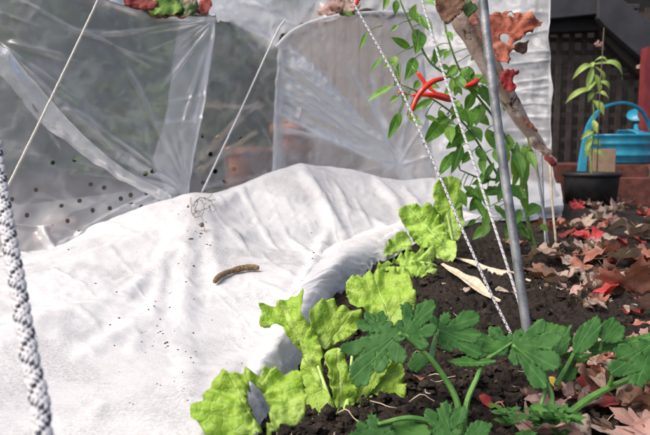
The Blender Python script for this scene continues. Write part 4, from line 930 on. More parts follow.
# ------------------------------------------------------------------ dead leaves
HALF = [(.02, 1.0), (.10, .84), (.21, .83), (.17, .69), (.30, .64), (.20, .44), (.34, .52), (.45, .66), (.52, .57), (.80, .64), (.68, .46), (.86, .36), (.60, .27), (.46, .20), (.60, .12), (.74, .0), (.54, -.04), (.44, -.12), (.30, -.02), (.14, -.10), (.03, -.04)]
MAPLE = HALF + [(-x, y) for x, y in HALF[::-1]]
OVATE = [(0, 1), (.12, .86), (.24, .62), (.30, .38), (.27, .15), (.15, 0), (0, -.06), (-.15, 0), (-.27, .15), (-.30, .38), (-.24, .62), (-.12, .86)]
def dead_leaf(kind, size, pos, yaw, tilt, m, curl=.5, label=None, group=None, stalk=True, lod=.075, roll=0.):
    ring = np.array(MAPLE if kind == 'maple' else OVATE, float)
    ring = ring * (1 + RNG.uniform(-.055, .055, ring.shape))
    vo, fo, ed = triangulate([chaikin(ring, 1)], lod)
    x, y = vo[:, 0], vo[:, 1] - .35; sd = random.uniform(0, 99)
    cdir = random.uniform(0, 3.14); q = x * math.cos(cdir) + y * math.sin(cdir)
    z = curl * (.55 * q ** 2 + .22 * fbm(x * 2.2 + sd, y * 2.2, 0, 2) + .30 * np.clip(.25 - ed, 0, 1) * vnoise(x * 4 + sd, y * 4)) - .05 * np.abs(x) * curl
    k = 1 - .18 * curl * q ** 2
    P = np.stack([x * k, y * k, z], 1) * size
    R = Matrix.Rotation(yaw, 3, 'Z') @ Matrix.Rotation(tilt, 3, 'X') @ Matrix.Rotation(roll, 3, 'Y')
    P = P @ np.array(R).T; P = P + np.array(pos)
    o = mesh_obj('fallen_leaf', P, fo, MT[m], uv=np.stack([vo[:, 1], vo[:, 0] + .5], 1))
    tag(o, label, 'dead leaf', group)
    if stalk:
        b = np.array(R) @ np.array([0, -.38, 0.0]) * size; e = np.array(R) @ np.array([random.uniform(-.2, .2), -.95, .12]) * size
        V, Fc = tube(cr([np.array(pos) + b, np.array(pos) + (b + e) / 2 + np.array([0, 0, .01]) * size, np.array(pos) + e], 8), [size * .014, size * .010], 5)
        mesh_obj('stalk', V, Fc, MT['maroon' if m in ('red', 'maroon', 'pink') else 'twig'], o)
    return o
def lay(px_, py_, kind, size, m, label, yaw=None, tilt=0., up=.006, curl=.5, group=None, lod=.075, roll=0.):
    p = ground(px_, py_); return dead_leaf(kind, size, (p.x, p.y, sh(p.x, p.y) + up), random.uniform(0, 6.28) if yaw is None else yaw, tilt, m, curl, label, group, lod=lod, roll=roll)
NAMED = [
 (589, 246, 'maple', .060, 'red', 'bright red maple leaf crumpled in the middle of the leaf litter', .5, .35, .012, .7),
 (634, 302, 'maple', .062, 'rust', 'large orange-red maple leaf standing up at the edge of the bare soil', 2.9, .95, .022, .7),
 (600, 226, 'maple', .062, 'tan', 'pale tan folded leaf behind the bright red maple leaf', 1.1, .5, .016, .9),
 (630, 244, 'ovate', .075, 'tan', 'cream leaf rolled into a tube beside the brick edging', .9, .2, .012, 1.6),
 (568, 262, 'maple', .060, 'pink', 'pinkish brown maple leaf spread flat beside the metal cane', 2.2, .35, .008, .35),
 (575, 213, 'maple', .040, 'red', 'small scarlet leaf standing upright in front of the black pot', .2, 1.1, .018, .9),
 (598, 406, 'maple', .036, 'maroon', 'deep maroon leaf lying under the thick celery stalk', 1.7, .15, .010, .5),
 (604, 438, 'ovate', .046, 'tan', 'curled buff brown leaf at the bottom edge beside the maroon leaf', 1.3, .35, .010, .9),
 (642, 430, 'maple', .040, 'pink', 'rose pink maple leaf with pale veins in the bottom corner', .7, .2, .008, .3),
 (531, 398, 'maple', .022, 'pink', 'small pale pink leaf propped up behind the parsley tuft', 2.6, .9, .010, .6),
 (566, 392, 'ovate', .026, 'yellow', 'small yellow leaf under the celery leaves', 1.2, .5, .008, .5),
 (640, 392, 'ovate', .038, 'green', 'olive green fallen leaf beyond the maroon leaf', -.3, .5, .010, .4),
 (492, 411, 'ovate', .020, 'red', 'thin red leaf sliver on the soil beside the celery stalks', 1.0, .2, .005, .8),
 (500, 420, 'ovate', .018, 'green', 'small green leaf fragment beside the red sliver', .6, .2, .005, .5),
 (645, 405, 'ovate', .042, 'tan', 'wide cream leaf behind the rose pink maple leaf', .3, .5, .008, .6),
 (636, 262, 'maple', .055, 'maroon', 'dark maroon leaf lying by the rolled cream leaf', 1.9, .3, .010, .6),
 (555, 232, 'maple', .055, 'rust', 'rusty leaf beside the pale straw-coloured stalk', 4.0, .3, .010, .7),
 (514, 244, 'ovate', .07, 'rust', 'narrow reddish leaf lying behind the metal cane', 1.3, .1, .006, .7),
 (585, 366, 'ovate', .030, 'brown', 'dark brown leaf in the shade under the celery leaves', .8, .4, .008, .6),
 (540, 272, 'maple', .06, 'brown', 'brown leaf half buried in the soil right of the metal cane', 1.2, .1, .004, .5)]
for px_, py_, kd, sz, m, lab, yw, tl, up, cu in NAMED: lay(px_, py_, kd, sz, m, lab, yw, tl, up, cu, lod=.06)
REST = [('tan', .30), ('pink', .25), ('brown', .16), ('maroon', .10), ('rust', .16), ('red', .07)]
WD = {'tan': 'tan', 'pink': 'pinkish brown', 'brown': 'dark brown', 'maroon': 'maroon', 'rust': 'rusty orange', 'red': 'red'}
n_l = 0
while n_l < 172:
    px_, py_ = random.uniform(540, 730), random.uniform(204, 440)
    lim = 545 + max(0, (py_ - 270)) * .9 if py_ < 345 else 612 - (py_ - 345) * .95
    if py_ < 300 and random.random() < .25: pass
    if px_ < lim + random.gauss(0, 8): continue
    if random.random() > (1.0 if py_ < 290 else .62): continue
    r = random.random(); acc = 0
    for m, wgt in REST:
        acc += wgt
        if r < acc: break
    p = ground(px_, py_); kd = 'maple' if random.random() < .62 else 'ovate'
    sz = random.uniform(.026, .056) if p.y > .8 else random.uniform(.016, .036)
    zone = 'near the black pot' if py_ < 232 else ('in the middle litter strip' if py_ < 300 else 'under and around the celery')
    lab = f"{'lobed' if kd == 'maple' else 'curled oval'} {WD[m]} dead leaf lying {zone}"
    lay(px_, py_, kd, sz, m, lab, None, random.uniform(-.55, .55), random.uniform(.004, .022), random.uniform(.4, 1.4), 'fallen leaves on the soil', lod=.10 if p.y > .9 else .075, roll=random.uniform(-.5, .5)); n_l += 1
for i in range(22):
    m = random.choice(('pink', 'rust', 'tan', 'pink', 'brown'))
    lay(random.uniform(-20, 150), random.uniform(228, 268), 'maple', random.uniform(.03, .05), m, f'{WD[m]} leaf lying on the ground beneath the perforated film', None, random.uniform(-.4, .4), .012, .8, 'leaves under the perforated film', lod=.13)
mb = MB()
for i in range(46):
    x, y = reg_soil(); p = ground(x, y); a = random.uniform(0, 6.28); L = random.uniform(.008, .03); P = []
    for k_ in range(4):
        qx, qy = p.x + math.cos(a) * L * k_ / 3, p.y + math.sin(a) * L * k_ / 3; a += random.uniform(-.5, .5); P.append((qx, qy, sh(qx, qy) + .003 + random.uniform(0, .004)))
    mb.tube(cr(P, 8), [.0006, .0003], 5)
o = mb.build('root_fibres', MT['straw']); tag(o, 'fine pale root fibres and straw bits strewn over the dark soil', 'root fibres', kind='stuff')
# scattered small bits of leaf on bare soil
for i, (px_, py_) in enumerate([(466, 300), (452, 322), (548, 285), (470, 385), (420, 395), (520, 300), (444, 292), (395, 405), (560, 300), (345, 285)]):
    lay(px_, py_, 'ovate', random.uniform(.010, .020), random.choice(('brown', 'rust', 'tan')), ['buff crumb of leaf on the soil by the long straw leaf'] * 0 or f"tiny dry leaf scrap {['beside the long straw-coloured leaf', 'beneath the far celery leaf', 'right of the metal cane foot', 'on bare soil left of the celery branch', 'on the soil below the central lettuce leaf', 'between the cords and the litter', 'above the long straw-coloured leaf', 'at the base of the nearest lettuce', 'below the rusty maple leaf', 'where the fleece edge meets the soil'][i]}", None, random.uniform(-.4, .4), .004, .8, lod=.16)
# long straw leaves on the soil
def strap(pts, w, label, m='straw'):
    C = cr([Vector((p.x, p.y, sh(p.x, p.y) + .006)) for p in (ground(*q) for q in pts)], 40); T = np.gradient(C, axis=0); T /= np.linalg.norm(T, axis=1)[:, None]
    sd = np.cross(T, (0, -.35, .93)); s = np.linspace(0, 1, 40); hw = w * (.25 + .75 * np.sin(np.pi * s) ** 2) * (1 + .25 * vnoise(s * 8, s * 0))
    V = np.concatenate([C[:, None] + sd[:, None] * (hw[:, None] * t)[..., None] + np.array([0, 0, 1.]) * (abs(t) * .5 * hw + .001 * math.sin(t * 5))[:, None, None] for t in np.linspace(-1, 1, 7)], axis=1)
    o = mesh_obj('dry_strap_leaf', V.reshape(-1, 3), gridfaces(40, 7), MT[m]); tag(o, label, 'dead leaf')
    so = o.modifiers.new('thickness', 'SOLIDIFY'); so.thickness = .001
strap([(437, 272), (452, 284), (470, 298), (484, 304), (499, 311)], .0085, 'long pale straw-coloured strap leaf lying on the soil left of the cords')
strap([(452, 266), (470, 271), (495, 275), (512, 277), (530, 283)], .006, 'straight dry reed lying flat behind the cords')
strap([(496, 302), (502, 299), (508, 298)], .006, 'short cream leaf shred between the two cords')

# leaf litter caught on the plastic, and the leaves on the roofs
def hang(name, ring, d, n, rib, m, label, **kw):
    o = outline_leaf(name, ring, d, n, rib, MT[m], None, 2.4, **kw); tag(o, label, 'dead leaf'); return o
def Z4(p): return zz(p, 420, 0, 4.643)
hang('maple_leaf', Z4([(318, 62), (350, 58), (400, 50), (440, 52), (478, 62), (510, 60), (525, 88), (575, 96), (560, 120), (530, 126), (524, 150), (500, 148), (480, 170), (462, 188), (440, 195), (422, 214), (440, 226), (416, 246), (412, 280), (396, 310), (374, 296), (352, 290), (330, 240), (300, 200), (276, 180), (285, 120)]), .97, (.15, -.95, .25), [(487, 14), (540, 22)], 'russet', 'large ragged rust-red maple leaf with bitten holes hanging beside the metal cane',
     cup=.15, ruffle=.003, blist=.004, smooth=0, tooth=(3., .6), holes=[Z4([(372, 160), (396, 156), (412, 170), (412, 206), (396, 206), (376, 186)]), Z4([(404, 66), (420, 54), (444, 56), (448, 72), (426, 78)])])
hang('maple_leaf', Z4([(430, 222), (452, 196), (482, 200), (505, 186), (498, 210), (502, 236), (482, 252), (456, 246)]), .99, (.2, -.9, .3), [(512, 48), (526, 46)], 'brown', 'small torn brown leaf scrap below the large ragged maple leaf', ruffle=.002, blist=.003)
hang('maple_leaf', Z4([(380, 338), (400, 320), (432, 322), (466, 334), (440, 350), (428, 364), (434, 384), (446, 408), (430, 428), (404, 424), (384, 398), (374, 366)]), 1.0, (-.1, -.95, .2), [(506, 90), (512, 72)], 'red', 'small vivid red leaf tip stuck to the pale slanting branch', smooth=0, tooth=(3, .8), cup=.2, ruffle=.004, blist=.003)
hang('maple_leaf', Z4([(70, 30), (62, -20), (200, -24), (206, 20), (196, 60), (166, 80), (140, 112), (116, 110), (98, 86), (80, 60)]), .945, (0, -.95, .3), [(440, -5), (452, 24)], 'brown', 'dark reddish brown leaf pressed on the top of the slanting branch', cup=.2, ruffle=.003, blist=.004)
hang('maple_leaf', Z4([(222, 100), (236, 70), (262, 64), (272, 100), (262, 124), (240, 118)]), .95, (.1, -.95, .3), [(474, 26), (472, 14)], 'rust', 'small orange leaf behind the upper metal cane', cup=.2, ruffle=.002, blist=.003)
hang('maple_leaf', Z4([(190, 20), (214, 8), (250, 16), (270, 40), (250, 62), (226, 80), (208, 66), (196, 44)]), .955, (.1, -.95, .3), [(462, 8), (474, 14)], 'hedge', 'dark green leaf tucked between branch and metal cane', cup=.2, ruffle=.002, blist=.003)
hang('curled_leaf', zz([(318, 285), (332, 278), (360, 290), (392, 318), (404, 338), (424, 372), (414, 388), (396, 362), (378, 346), (350, 326), (326, 310)], 440, 60, 3.625), 1.06, (.2, -.9, .3), [(530, 140), (554, 164)], 'tan', 'curled tan leaf at the lower tip of the slanting branch', cup=.5, ruffle=.003, blist=.003)
hang('curled_leaf', zz([(376, 346), (400, 352), (416, 366), (424, 380), (410, 388), (392, 374), (378, 362)], 440, 60, 3.625), 1.05, (.2, -.9, .3), [(544, 156), (556, 167)], 'maroon', 'dark crimson leaf bit at the very tip of the branch', cup=.4, ruffle=.002)
hang('curled_leaf', zz([(288, 196), (300, 206), (326, 222), (350, 250), (354, 264), (336, 254), (312, 236), (300, 222)], 440, 60, 3.625), 1.04, (.2, -.9, .3), [(520, 115), (537, 132)], 'rust', 'narrow brown leaf sliver lying along the pale branch', cup=.5, ruffle=.002)
# roof leaves: left heap (five leaves) and rim heap
for ring, d, m, lab in [
  ([(122, 4), (130, -6), (150, -8), (160, 4), (150, 10), (132, 9)], 1.36, 'maroon', 'dark red leaf at the left end of the heap on the cloche roof'),
  ([(148, 14), (150, 2), (162, -6), (178, -4), (184, 8), (178, 16), (162, 16)], 1.37, 'green', 'yellow-green leaf in the middle of the heap on the cloche roof'),
  ([(172, 14), (176, 0), (190, -6), (200, 4), (196, 15), (184, 17)], 1.38, 'hedge', 'dark green leaf inside the heap on the cloche roof'),
  ([(196, 12), (200, 0), (208, -4), (213, 4), (210, 12), (202, 16)], 1.40, 'maroon', 'crimson frayed leaf at the right end of the heap on the cloche roof'),
  ([(182, 8), (188, -4), (198, -2), (196, 8)], 1.385, 'tan', 'pale cream leaf edge between the green and crimson roof leaves'),
  ([(140, 14), (156, 12), (176, 15), (196, 15), (186, 19), (160, 18)], 1.375, 'brown', 'brown flattened leaf along the sagging cloche roof edge')]:
    hang('roof_leaf', ring, d, (random.uniform(-.2, .2), -.9, .35), [ring[0], ring[len(ring) // 2]], m, lab, cup=.3, ruffle=.004, blist=.006)
for ring, d, m, lab in [
  ([(316, 15), (322, 6), (336, 0), (346, 4), (340, 13), (326, 17)], 1.78, 'pink', 'pale pinkish leaf at the left end of the rear cloche rim'),
  ([(334, 12), (338, 2), (352, -4), (362, 2), (358, 12), (346, 14)], 1.80, 'tan', 'tan leaf curled on the rear cloche rim'),
  ([(338, 15), (346, 12), (358, 11), (352, 17), (344, 18)], 1.79, 'green', 'thin green leaf hanging over the rear cloche rim'),
  ([(326, 10), (334, 6), (346, 8), (340, 14)], 1.77, 'brown', 'brown leaf fragment under the pinkish one on the rear rim')]:
    hang('roof_leaf', ring, d, (random.uniform(-.2, .2), -.9, .35), [ring[0], ring[len(ring) // 2]], m, lab, cup=.3, ruffle=.004, blist=.006)

# twig and root tangle lying on the fleece
pts = []
for (x, y) in zz([(222, 392), (234, 376), (262, 364), (290, 357), (318, 355), (346, 352)], 140, 150, 2.9):
    p, n = on_fleece(x, y); pts.append(p + n * .006)
C = cr(pts, 50); s = np.linspace(0, 1, 50)
V, Fc = tube(C, .0046 * np.interp(s, [0, .1, .25, .5, .9, 1], [.7, .95, .75, .85, .9, .7]) * (1 + .12 * vnoise(s * 7, s * 0)), 14, jit=.10)
o = mesh_obj('dry_twig', V, Fc, MT['twig']); tag(o, 'short curved brown twig lying on the white fleece', 'twig')
V, Fc = tube(np.array([C[6], C[6] + np.array([.004, -.003, .006])]), [.0016, .0012], 8); mesh_obj('twig_stub', V, Fc, MT['twig'], o)
mb = MB()
for (path) in [[(145, 165), (152, 200), (170, 225), (190, 255)], [(150, 185), (165, 165), (190, 160), (212, 140)], [(165, 165), (178, 185), (170, 215)], [(178, 165), (200, 175), (210, 190), (205, 210)], [(150, 200), (165, 190), (185, 195), (195, 180)], [(160, 160), (158, 190), (165, 210)], [(190, 160), (205, 155), (215, 160)], [(145, 180), (140, 195)], [(200, 175), (196, 190)]]:
    P = []
    for (x, y) in zz(path, 140, 150, 2.9):
        p, n = on_fleece(x, y); P.append(p + n * random.uniform(.006, .02))
    C = cr(P, 16); C += RNG.normal(0, .0012, C.shape); mb.tube(C, [.0007, .0004], 5)
o = mb.build('root_tangle', MT['root']); tag(o, 'tangle of fine dry brown roots on the fleece crest', 'dry roots')
p, n = on_fleece(202, 231); V = B * .0042 + np.array(p + n * .01); o = mesh_obj('seed_pellet', V, ICO[1], MT['root']); tag(o, 'tiny dark seed caught below the root tangle', 'seed')

# ------------------------------------------------------------------ beyond the polythene
def pot(name, base, r0, r1, h, m, label, cat='flower pot'):
    e = empty(name, base, label=label, cat=cat)
    V, Fc = lathe([(r0 * .2, 0), (r0, 0), (r1 * .97, h * .84), (r1 * .99, h * .86)], base, 32); mesh_obj('pot_wall', V, Fc, m, e)
    V, Fc = lathe([(r1 * .99, h * .84), (r1 * 1.09, h * .84), (r1 * 1.09, h), (r1 * .97, h), (r1 * .94, h * .8)], base, 32); mesh_obj('rim', V, Fc, m, e)
    V, Fc = lathe([(r1 * .95, h * .85), (r1 * .5, h * .88), (.001, h * .9)], base, 32); mesh_obj('potting_soil', V, Fc, MT['soil'], e)
    return e
def base_at(px_, d): p = at(px_, 150, d); return Vector((p.x, p.y, 0))
pot('terracotta_pot', base_at(243, 2.25), .055, .075, .21, MT['terracotta'], 'orange terracotta pot seen blurred through the rear polythene')
pot('terracotta_pot', base_at(268, 2.35), .04, .055, .21, MT['terracotta'], 'narrow reddish terracotta pot right of the orange one behind the film')
pot('terracotta_pot', base_at(290, 2.5), .06, .075, .30, MT['terracotta'], 'tall dull red terracotta pot behind the cloche corner')
def bar(a, b, w, t, m, name, label, cat):
    a = Vector(a); b = Vector(b); ax = (b - a).normalized(); q = ax.to_track_quat('X', 'Y').to_matrix()
    mb = MB(); mb.box((a + b) / 2, ((b - a).length, t, w), q, bev=.002); o = mb.build(name, m, smooth=False); tag(o, label, cat); return o
bar(at(196, 160, 2.0), at(240, 118, 2.05), .018, .018, MT['timber'], 'timber_batten', 'short pale batten sloping up behind the polythene', 'batten')
bar(at(196, 172, 1.95), at(256, 132, 2.0), .014, .014, MT['timber'], 'timber_batten', 'longer pale batten sloping below the first one', 'batten')
bar(at(190, 105, 2.1), at(262, 108, 2.15), .016, .016, MT['timber'], 'timber_batten', 'level pale batten across the top of the sloping ones', 'batten')
bar(at(222, 205, 1.60), at(270, 176, 1.66), .020, .014, MT['timber'], 'timber_batten', 'weathered batten lying at the dark gap above the fleece', 'batten')
bar(at(270, 176, 1.65), at(292, 196, 1.69), .018, .014, MT['timber'], 'timber_batten', 'stub of batten leaning the other way at the dark gap', 'batten')
# board fence behind the right bay
fb = empty('board_fence', base_at(380, 3.4), label='pale brown board fence seen hazily behind the rear cloche', cat='fence')
for i in range(9):
    x = base_at(300, 3.4).x + i * .125; mb = MB(); mb.box((x, 3.4 + (i % 2) * .008, .45 + (i % 3) * .01), (.118, .02, .9), bev=.003); mb.build('board', MT['fenceboard'], fb, smooth=False)
mb = MB(); mb.box((base_at(300, 3.4).x + .5, 3.43, .7), (1.15, .03, .06)); mb.build('rail', MT['fenceboard'], fb, smooth=False)
st = MB(); st.box((base_at(318, 2.75).x, 2.75, .12), (.30, .10, .30), Matrix.Rotation(.35, 3, 'Y'), bev=.02); o = st.build('stone_slab', MT['stone'], smooth=False); tag(o, 'grey-beige stone slab leaning behind the rear cloche', 'stone slab')
# hedge
hg = empty('garden_hedge', (-1.6, 4.2, 0), label='dark green hedge behind the cloches', cat='hedge')
mb = MB(); mb.box((-1.7, 4.75, .95), (5.2, .7, 1.9), bev=.1); mb.build('hedge_core', MT['hedge_dark'], hg)
Vv = []; Ff = []; Uu = []; b = 0
for i in range(5200):
    x = random.uniform(-4.2, .75); z = random.uniform(.02, 2.0); y = 4.35 + .10 * float(vnoise(np.array([x * 2]), np.array([z * 2]))[0]) * 2 + random.uniform(-.12, .12)
    a = random.uniform(0, 6.28); L = random.uniform(.045, .085); t_ = Vector((math.cos(a), random.uniform(-.6, .2), math.sin(a))) * L
    V, Fc, u = simple_leaf((x, y, z), Vector((x, y, z)) + t_, L * .55, (random.uniform(-.4, .4), -1, random.uniform(0, .8)), .05, .2, 0, 3, 1)
    Vv.append(V); Uu.append(u); Ff += [[q + b for q in f] for f in Fc]; b += len(V)
mesh_obj('foliage', np.vstack(Vv), Ff, MT['hedge'], hg, uv=np.vstack(Uu))
for x in (-3.2, -2.2, -1.2, -.2):
    V, Fc = tube([(x, 4.5, -.05), (x + .03, 4.5, .4), (x, 4.55, 1.0)], [.05, .04, .03], 8, jit=.1); mesh_obj('hedge_stem', V, Fc, MT['bark'], hg)

# ------------------------------------------------------------------ right hand background
D0 = 3.15
def wp(px_, py_, d=D0):  # point on the vertical plane y = d
    r = ray(px_, py_); return CAM + r * (d / r.y)
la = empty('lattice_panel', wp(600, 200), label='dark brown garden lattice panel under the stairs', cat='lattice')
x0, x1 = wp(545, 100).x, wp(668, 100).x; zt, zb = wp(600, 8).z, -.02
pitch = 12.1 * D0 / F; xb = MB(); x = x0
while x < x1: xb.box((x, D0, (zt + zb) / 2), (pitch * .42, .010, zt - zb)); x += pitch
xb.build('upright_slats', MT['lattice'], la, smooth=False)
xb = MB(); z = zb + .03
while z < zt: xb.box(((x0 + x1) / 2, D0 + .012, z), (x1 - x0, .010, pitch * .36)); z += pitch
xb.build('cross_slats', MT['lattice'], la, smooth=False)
mb = MB(); mb.box(((x0 + x1) / 2 + .4, D0 + .65, .6), (x1 - x0 + 1.6, .04, 1.9)); o = mb.build('shade_backing', MT['dark'], smooth=False); tag(o, 'near-black backing sheet standing in for the shade behind the lattice', 'wall')  # backing box added; its near-black colour paints the shade behind the lattice
# stairs: header beam, stringer, treads
stz = empty('wooden_stairs', wp(620, 30, 3.0), label='charcoal painted stair stringer and header beam above the lattice', cat='stairs')
def prism(ring, d, depth, name, m, par):
    P = [wp(x, y, d) for x, y in ring]; n = len(P)
    V = [tuple(p) for p in P] + [(p.x, p.y + depth, p.z) for p in P]
    Fc = [tuple(range(n)), tuple(range(2 * n - 1, n - 1, -1))] + [(i, i + n, (i + 1) % n + n, (i + 1) % n) for i in range(n)]
    o = mesh_obj(name, V, Fc, m, par, smooth=False); bv = o.modifiers.new('bevel', 'BEVEL'); bv.width = .004; bv.segments = 2; return o
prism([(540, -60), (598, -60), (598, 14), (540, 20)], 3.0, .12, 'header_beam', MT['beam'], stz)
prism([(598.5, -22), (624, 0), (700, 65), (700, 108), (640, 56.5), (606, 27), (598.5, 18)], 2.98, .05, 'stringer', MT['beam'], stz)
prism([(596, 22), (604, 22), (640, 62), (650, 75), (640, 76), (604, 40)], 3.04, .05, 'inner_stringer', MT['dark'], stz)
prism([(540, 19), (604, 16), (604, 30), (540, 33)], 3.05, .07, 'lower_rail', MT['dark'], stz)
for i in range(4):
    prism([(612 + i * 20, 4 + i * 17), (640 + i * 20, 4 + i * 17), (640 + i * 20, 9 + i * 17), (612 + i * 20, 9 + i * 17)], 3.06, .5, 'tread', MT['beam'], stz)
# house wall behind the stairs
mb = MB(); mb.box((wp(700, 0, 4.4).x, 4.45, 1.2), (2.2, .1, 2.5)); hw = mb.build('house_wall', MT['pale'], smooth=False); tag(hw, 'cream house wall glimpsed above the stair stringer', 'wall')
p = wp(648, -1, 4.3); mb = MB(); mb.box((p.x + .3, 4.33, p.z + .075), (1.1, .06, .14)); o = mb.build('fascia_board', MT['maroon_paint'], smooth=False); tag(o, 'maroon fascia board across the cream house wall', 'board')
p = wp(650, 100, 2.9); mb = MB(); mb.box((p.x + .005, 2.92, .33), (.07, .06, .66), bev=.004); o = mb.build('stair_post', MT['maroon_paint'], smooth=False); tag(o, 'dark red post at the right edge behind the watering can', 'post')
# brick edging, two courses stepping back
def bricks(name, px0, px1, d, ztop, depth, label, m='brick'):
    e = empty(name, base_at(px0, d), label=label, cat='brick edging'); x = wp(px0, 150, d).x; xe = wp(px1, 150, d).x
    bm_ = MB(); L = .20; i = 0
    while x < xe:
        w = L * random.uniform(.93, 1.03); bm_.box((x + w / 2, d + depth / 2 + random.uniform(-.006, .006), ztop / 2 - .03), (w - .010, depth, ztop + .06), Matrix.Rotation(random.uniform(-.02, .02), 3, 'Z'), bev=.006); x += w; i += 1
    bm_.build('bricks', MT[m], e, smooth=False)
    mm = MB(); mm.box(((wp(px0, 150, d).x + xe) / 2, d + depth / 2 + .004, ztop / 2 - .034), (xe - wp(px0, 150, d).x - .02, depth - .016, ztop + .052)); mm.build('mortar', MT['mortar'], e, smooth=False)
bricks('brick_edging', 606, 760, 2.38, .093, .12, 'front course of red bricks edging the bed behind the litter')
bricks('brick_edging', 556, 760, 2.56, .140, .50, 'rear brick step carrying the blue watering can')
mb = MB(); p = wp(602, 160, 2.46); mb.box((p.x, 2.46, .09), (.085, .05, .23), bev=.003); o = mb.build('wooden_block', MT['wood'], smooth=False); tag(o, 'upright brown wooden block behind the black pot', 'wood block')

# watering can
wc_ = empty('watering_can', (wp(621, 160, 2.72).x, 2.74, .14), label='turquoise plastic watering can with a big hoop handle on the brick step', cat='watering can')
cx, cy, cz = wp(621, 160, 2.72).x, 2.76, .142
Rr = 33 * 2.72 / F
V, Fc = lathe([(.001, 0), (Rr * .90, 0), (Rr * .94, .008), (Rr * .96, .03), (Rr * .985, .032), (Rr * .985, .040), (Rr * .97, .042), (Rr * .99, .078), (Rr * 1.01, .080), (Rr * 1.01, .088), (Rr, .09), (Rr * 1.02, .112), (Rr * 1.05, .116), (Rr * 1.05, .124), (Rr * .99, .124), (Rr * .96, .03), (.001, .02)], (cx, cy, cz), 48, 1, .85)
mesh_obj('can_body', V, Fc, MT['blue'], wc_)
# half cover over the front right of the mouth
V = []; nA, nR = 24, 8
for i in range(nA + 1):
    a = math.radians(-75 + 150 * i / nA)
    for j in range(nR + 1):
        f = .45 + .56 * j / nR; V.append((cx + Rr * 1.0 * f * math.cos(a), cy + Rr * .72 * f * math.sin(a), cz + .124 + .022 * (1 - j / nR) ** .7))
Fc = [(i * (nR + 1) + j, i * (nR + 1) + j + 1, (i + 1) * (nR + 1) + j + 1, (i + 1) * (nR + 1) + j) for i in range(nA) for j in range(nR)]
o = mesh_obj('half_cover', V, Fc, MT['blue'], wc_); so = o.modifiers.new('thickness', 'SOLIDIFY'); so.thickness = .004
hpnts = [at(581, 177, 2.42), at(583, 158, 2.47), at(586, 140, 2.53), at(591, 122, 2.6), at(603, 108, 2.66), at(622, 103, 2.7), at(638, 108, 2.74), (at(648, 122, 2.78)), at(653, 140, 2.8), at(652, 150, 2.8)]
C = cr(hpnts, 50); T, A_, B_ = frames(C)
V = []
for k_ in range(50):
    
    wd_ = np.interp(k_, [0, 14, 22, 49], [.017, .013, .006, .0055])
    for (a, bb) in [(-wd_, -.010), (wd_, -.010), (wd_, .010), (-wd_, .010)]: V.append(C[k_] + np.cross(T[k_], (0, 1, 0)) / np.linalg.norm(np.cross(T[k_], (0, 1, 0))) * a + np.array([0, 1, 0]) * bb)
Fc = [(k_ * 4 + j, k_ * 4 + (j + 1) % 4, (k_ + 1) * 4 + (j + 1) % 4, (k_ + 1) * 4 + j) for k_ in range(49) for j in range(4)] + [(0, 3, 2, 1), (196, 197, 198, 199)]
o = mesh_obj('hoop_handle', V, Fc, MT['blue'], wc_, smooth=False); bv = o.modifiers.new('bevel', 'BEVEL'); bv.width = .003; bv.segments = 2
V, Fc = tube(cr([at(645, 152, 2.78), at(639, 138, 2.84), at(636, 128, 2.9), at(638, 122, 2.95)], 20), [.018, .013, .011, .012], 14); mesh_obj('spout', V, Fc, MT['blue'], wc_)
ax = np.array((-.35, -.55, .75)); ax /= np.linalg.norm(ax); c = np.array(at(638, 121, 2.95))
V, Fc = tube([c - ax * .004, c + ax * .012, c + ax * .034, c + ax * .040], [.014, .022, .048, .046], 24); mesh_obj('spray_rose', V, Fc, MT['blue'], wc_)
# potted seedling
pb = ground(590, 206); pb = Vector((pb.x, pb.y, sh(pb.x, pb.y)))
dp = pb.y; R1 = 27.5 * dp / F
pp = empty('potted_plant', pb, label='spindly pepper seedling with drooping yellow-green leaves in a black plastic pot', cat='potted plant')
hh = 33 * dp / F
V, Fc = lathe([(.001, 0), (R1 * .86, 0), (R1 * .95, hh * .86), (R1 * .95, hh * .88), (R1 * 1.01, hh * .88), (R1 * 1.02, hh), (R1 * .96, hh), (R1 * .94, hh * .85)], pb, 40); mesh_obj('pot', V, Fc, MT['blackpot'], pp)
V, Fc = lathe([(R1 * .95, hh * .9), (R1 * .4, hh * .93), (.001, hh * .94)], pb, 30); mesh_obj('potting_soil', V, Fc, MT['soil'], pp)
q = lambda x, y: at(x, y, dp)
V, Fc = tube(cr([q(591, 176), q(592, 150), q(594, 120), q(593, 95), q(594, 62)], 30), [.0035, .0028, .0018], 8); mesh_obj('stem', V, Fc, MT['chilli_stem'], pp)
for (a, bb, w, dr) in [((593, 66), (572, 80), 8, .35), ((594, 64), (622, 80), 9, .4), ((593, 68), (586, 92), 7, .2), ((594, 66), (602, 88), 7, .3), ((593, 90), (567, 104), 8, .3), ((594, 80), (586, 92), 9, .2), ((594, 82), (610, 94), 7, .4), ((594, 92), (589, 102), 6, .2), ((594, 74), (597, 94), 10, .1), ((594, 94), (606, 100), 6, .3), ((593, 100), (601, 116), 11, .1), ((593, 120), (595, 134), 7, .1), ((593, 132), (578, 140), 7, .3), ((592, 140), (601, 148), 6, .2), ((592, 150), (586, 158), 6, .2), ((594, 62), (590, 70), 5, .2), ((594, 62), (606, 66), 6, .5), ((592, 136), (584, 156), 7, .2), ((592, 150), (603, 160), 6, .2)]:
    V, Fc, u = simple_leaf(q(*a), q(*bb) + Vector((0, random.uniform(-.03, .02), 0)), w * dp / F * .85, (random.uniform(-.3, .3), -.7, .7), dr * .9, .3, .02); mesh_obj('leaf', V, Fc, MT['seedling_leaf'], pp, uv=u)
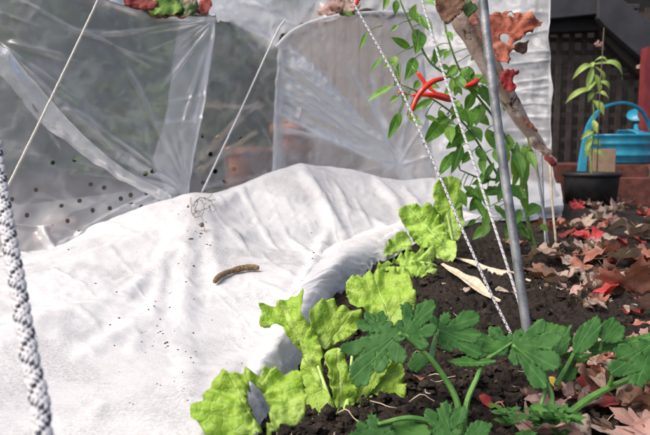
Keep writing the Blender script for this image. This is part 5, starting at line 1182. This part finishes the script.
V, Fc = tube([at(597, 172, 2.14), at(600, 90, 2.14), at(604, 28, 2.14)], .0019, 8); o = mesh_obj('plant_stake', V, Fc, MT['bark']); tag(o, 'thin dark stake rising behind the seedling in the pot', 'stake')
# dried leaves caught on the lattice
for (x, y, m, lab) in [(598, 44, 'pink', 'pale pink leaf caught in the lattice below the header beam'), (641, 66, 'tan', 'curled tan leaf dangling beneath the stair stringer'), (645, 60, 'rust', 'rusty leaf dangling beside the tan one beneath the stringer')]:
    p = at(x, y, 2.9); dead_leaf('maple', .03, (p.x, p.y, p.z), random.uniform(0, 6), 1.3, m, .9, lab, lod=.12)

# ------------------------------------------------------------------ light
w = bpy.data.worlds.new('World'); S.world = w; w.use_nodes = True; nt = w.node_tree; nt.nodes.clear()
EL, AZ = math.radians(52), math.radians(243)   # sun azimuth measured clockwise from +Y
sky = nt.nodes.new('ShaderNodeTexSky'); sky.sky_type = 'NISHITA'; sky.sun_disc = False; sky.sun_elevation = EL; sky.sun_rotation = AZ
sky.dust_density = 6.0; sky.air_density = .7; sky.ozone_density = .4
bg = nt.nodes.new('ShaderNodeBackground'); bg.inputs[1].default_value = .15; wo = nt.nodes.new('ShaderNodeOutputWorld')
nt.links.new(sky.outputs[0], bg.inputs[0]); nt.links.new(bg.outputs[0], wo.inputs[0])
sl = bpy.data.lights.new('sun', 'SUN'); sl.energy = 1.15; sl.angle = math.radians(40); sl.color = (1, .975, .94)
so = bpy.data.objects.new('sun', sl); COL.objects.link(so)
dirv = Vector((math.sin(AZ) * math.cos(EL), math.cos(AZ) * math.cos(EL), math.sin(EL)))
so.rotation_euler = dirv.to_track_quat('Z', 'Y').to_euler(); so.location = (0, 0, 5)
S.view_settings.view_transform = 'Standard'; S.view_settings.look = 'None'; S.view_settings.gamma = 1; S.view_settings.use_curve_mapping = False
S.view_settings.exposure = 0.78
S.render.engine = 'CYCLES'
S.cycles.use_denoising = True
S.cycles.max_bounces = 10; S.cycles.transparent_max_bounces = 24; S.cycles.diffuse_bounces = 4; S.cycles.glossy_bounces = 3; S.cycles.transmission_bounces = 6
S.cycles.sample_clamp_indirect = 6
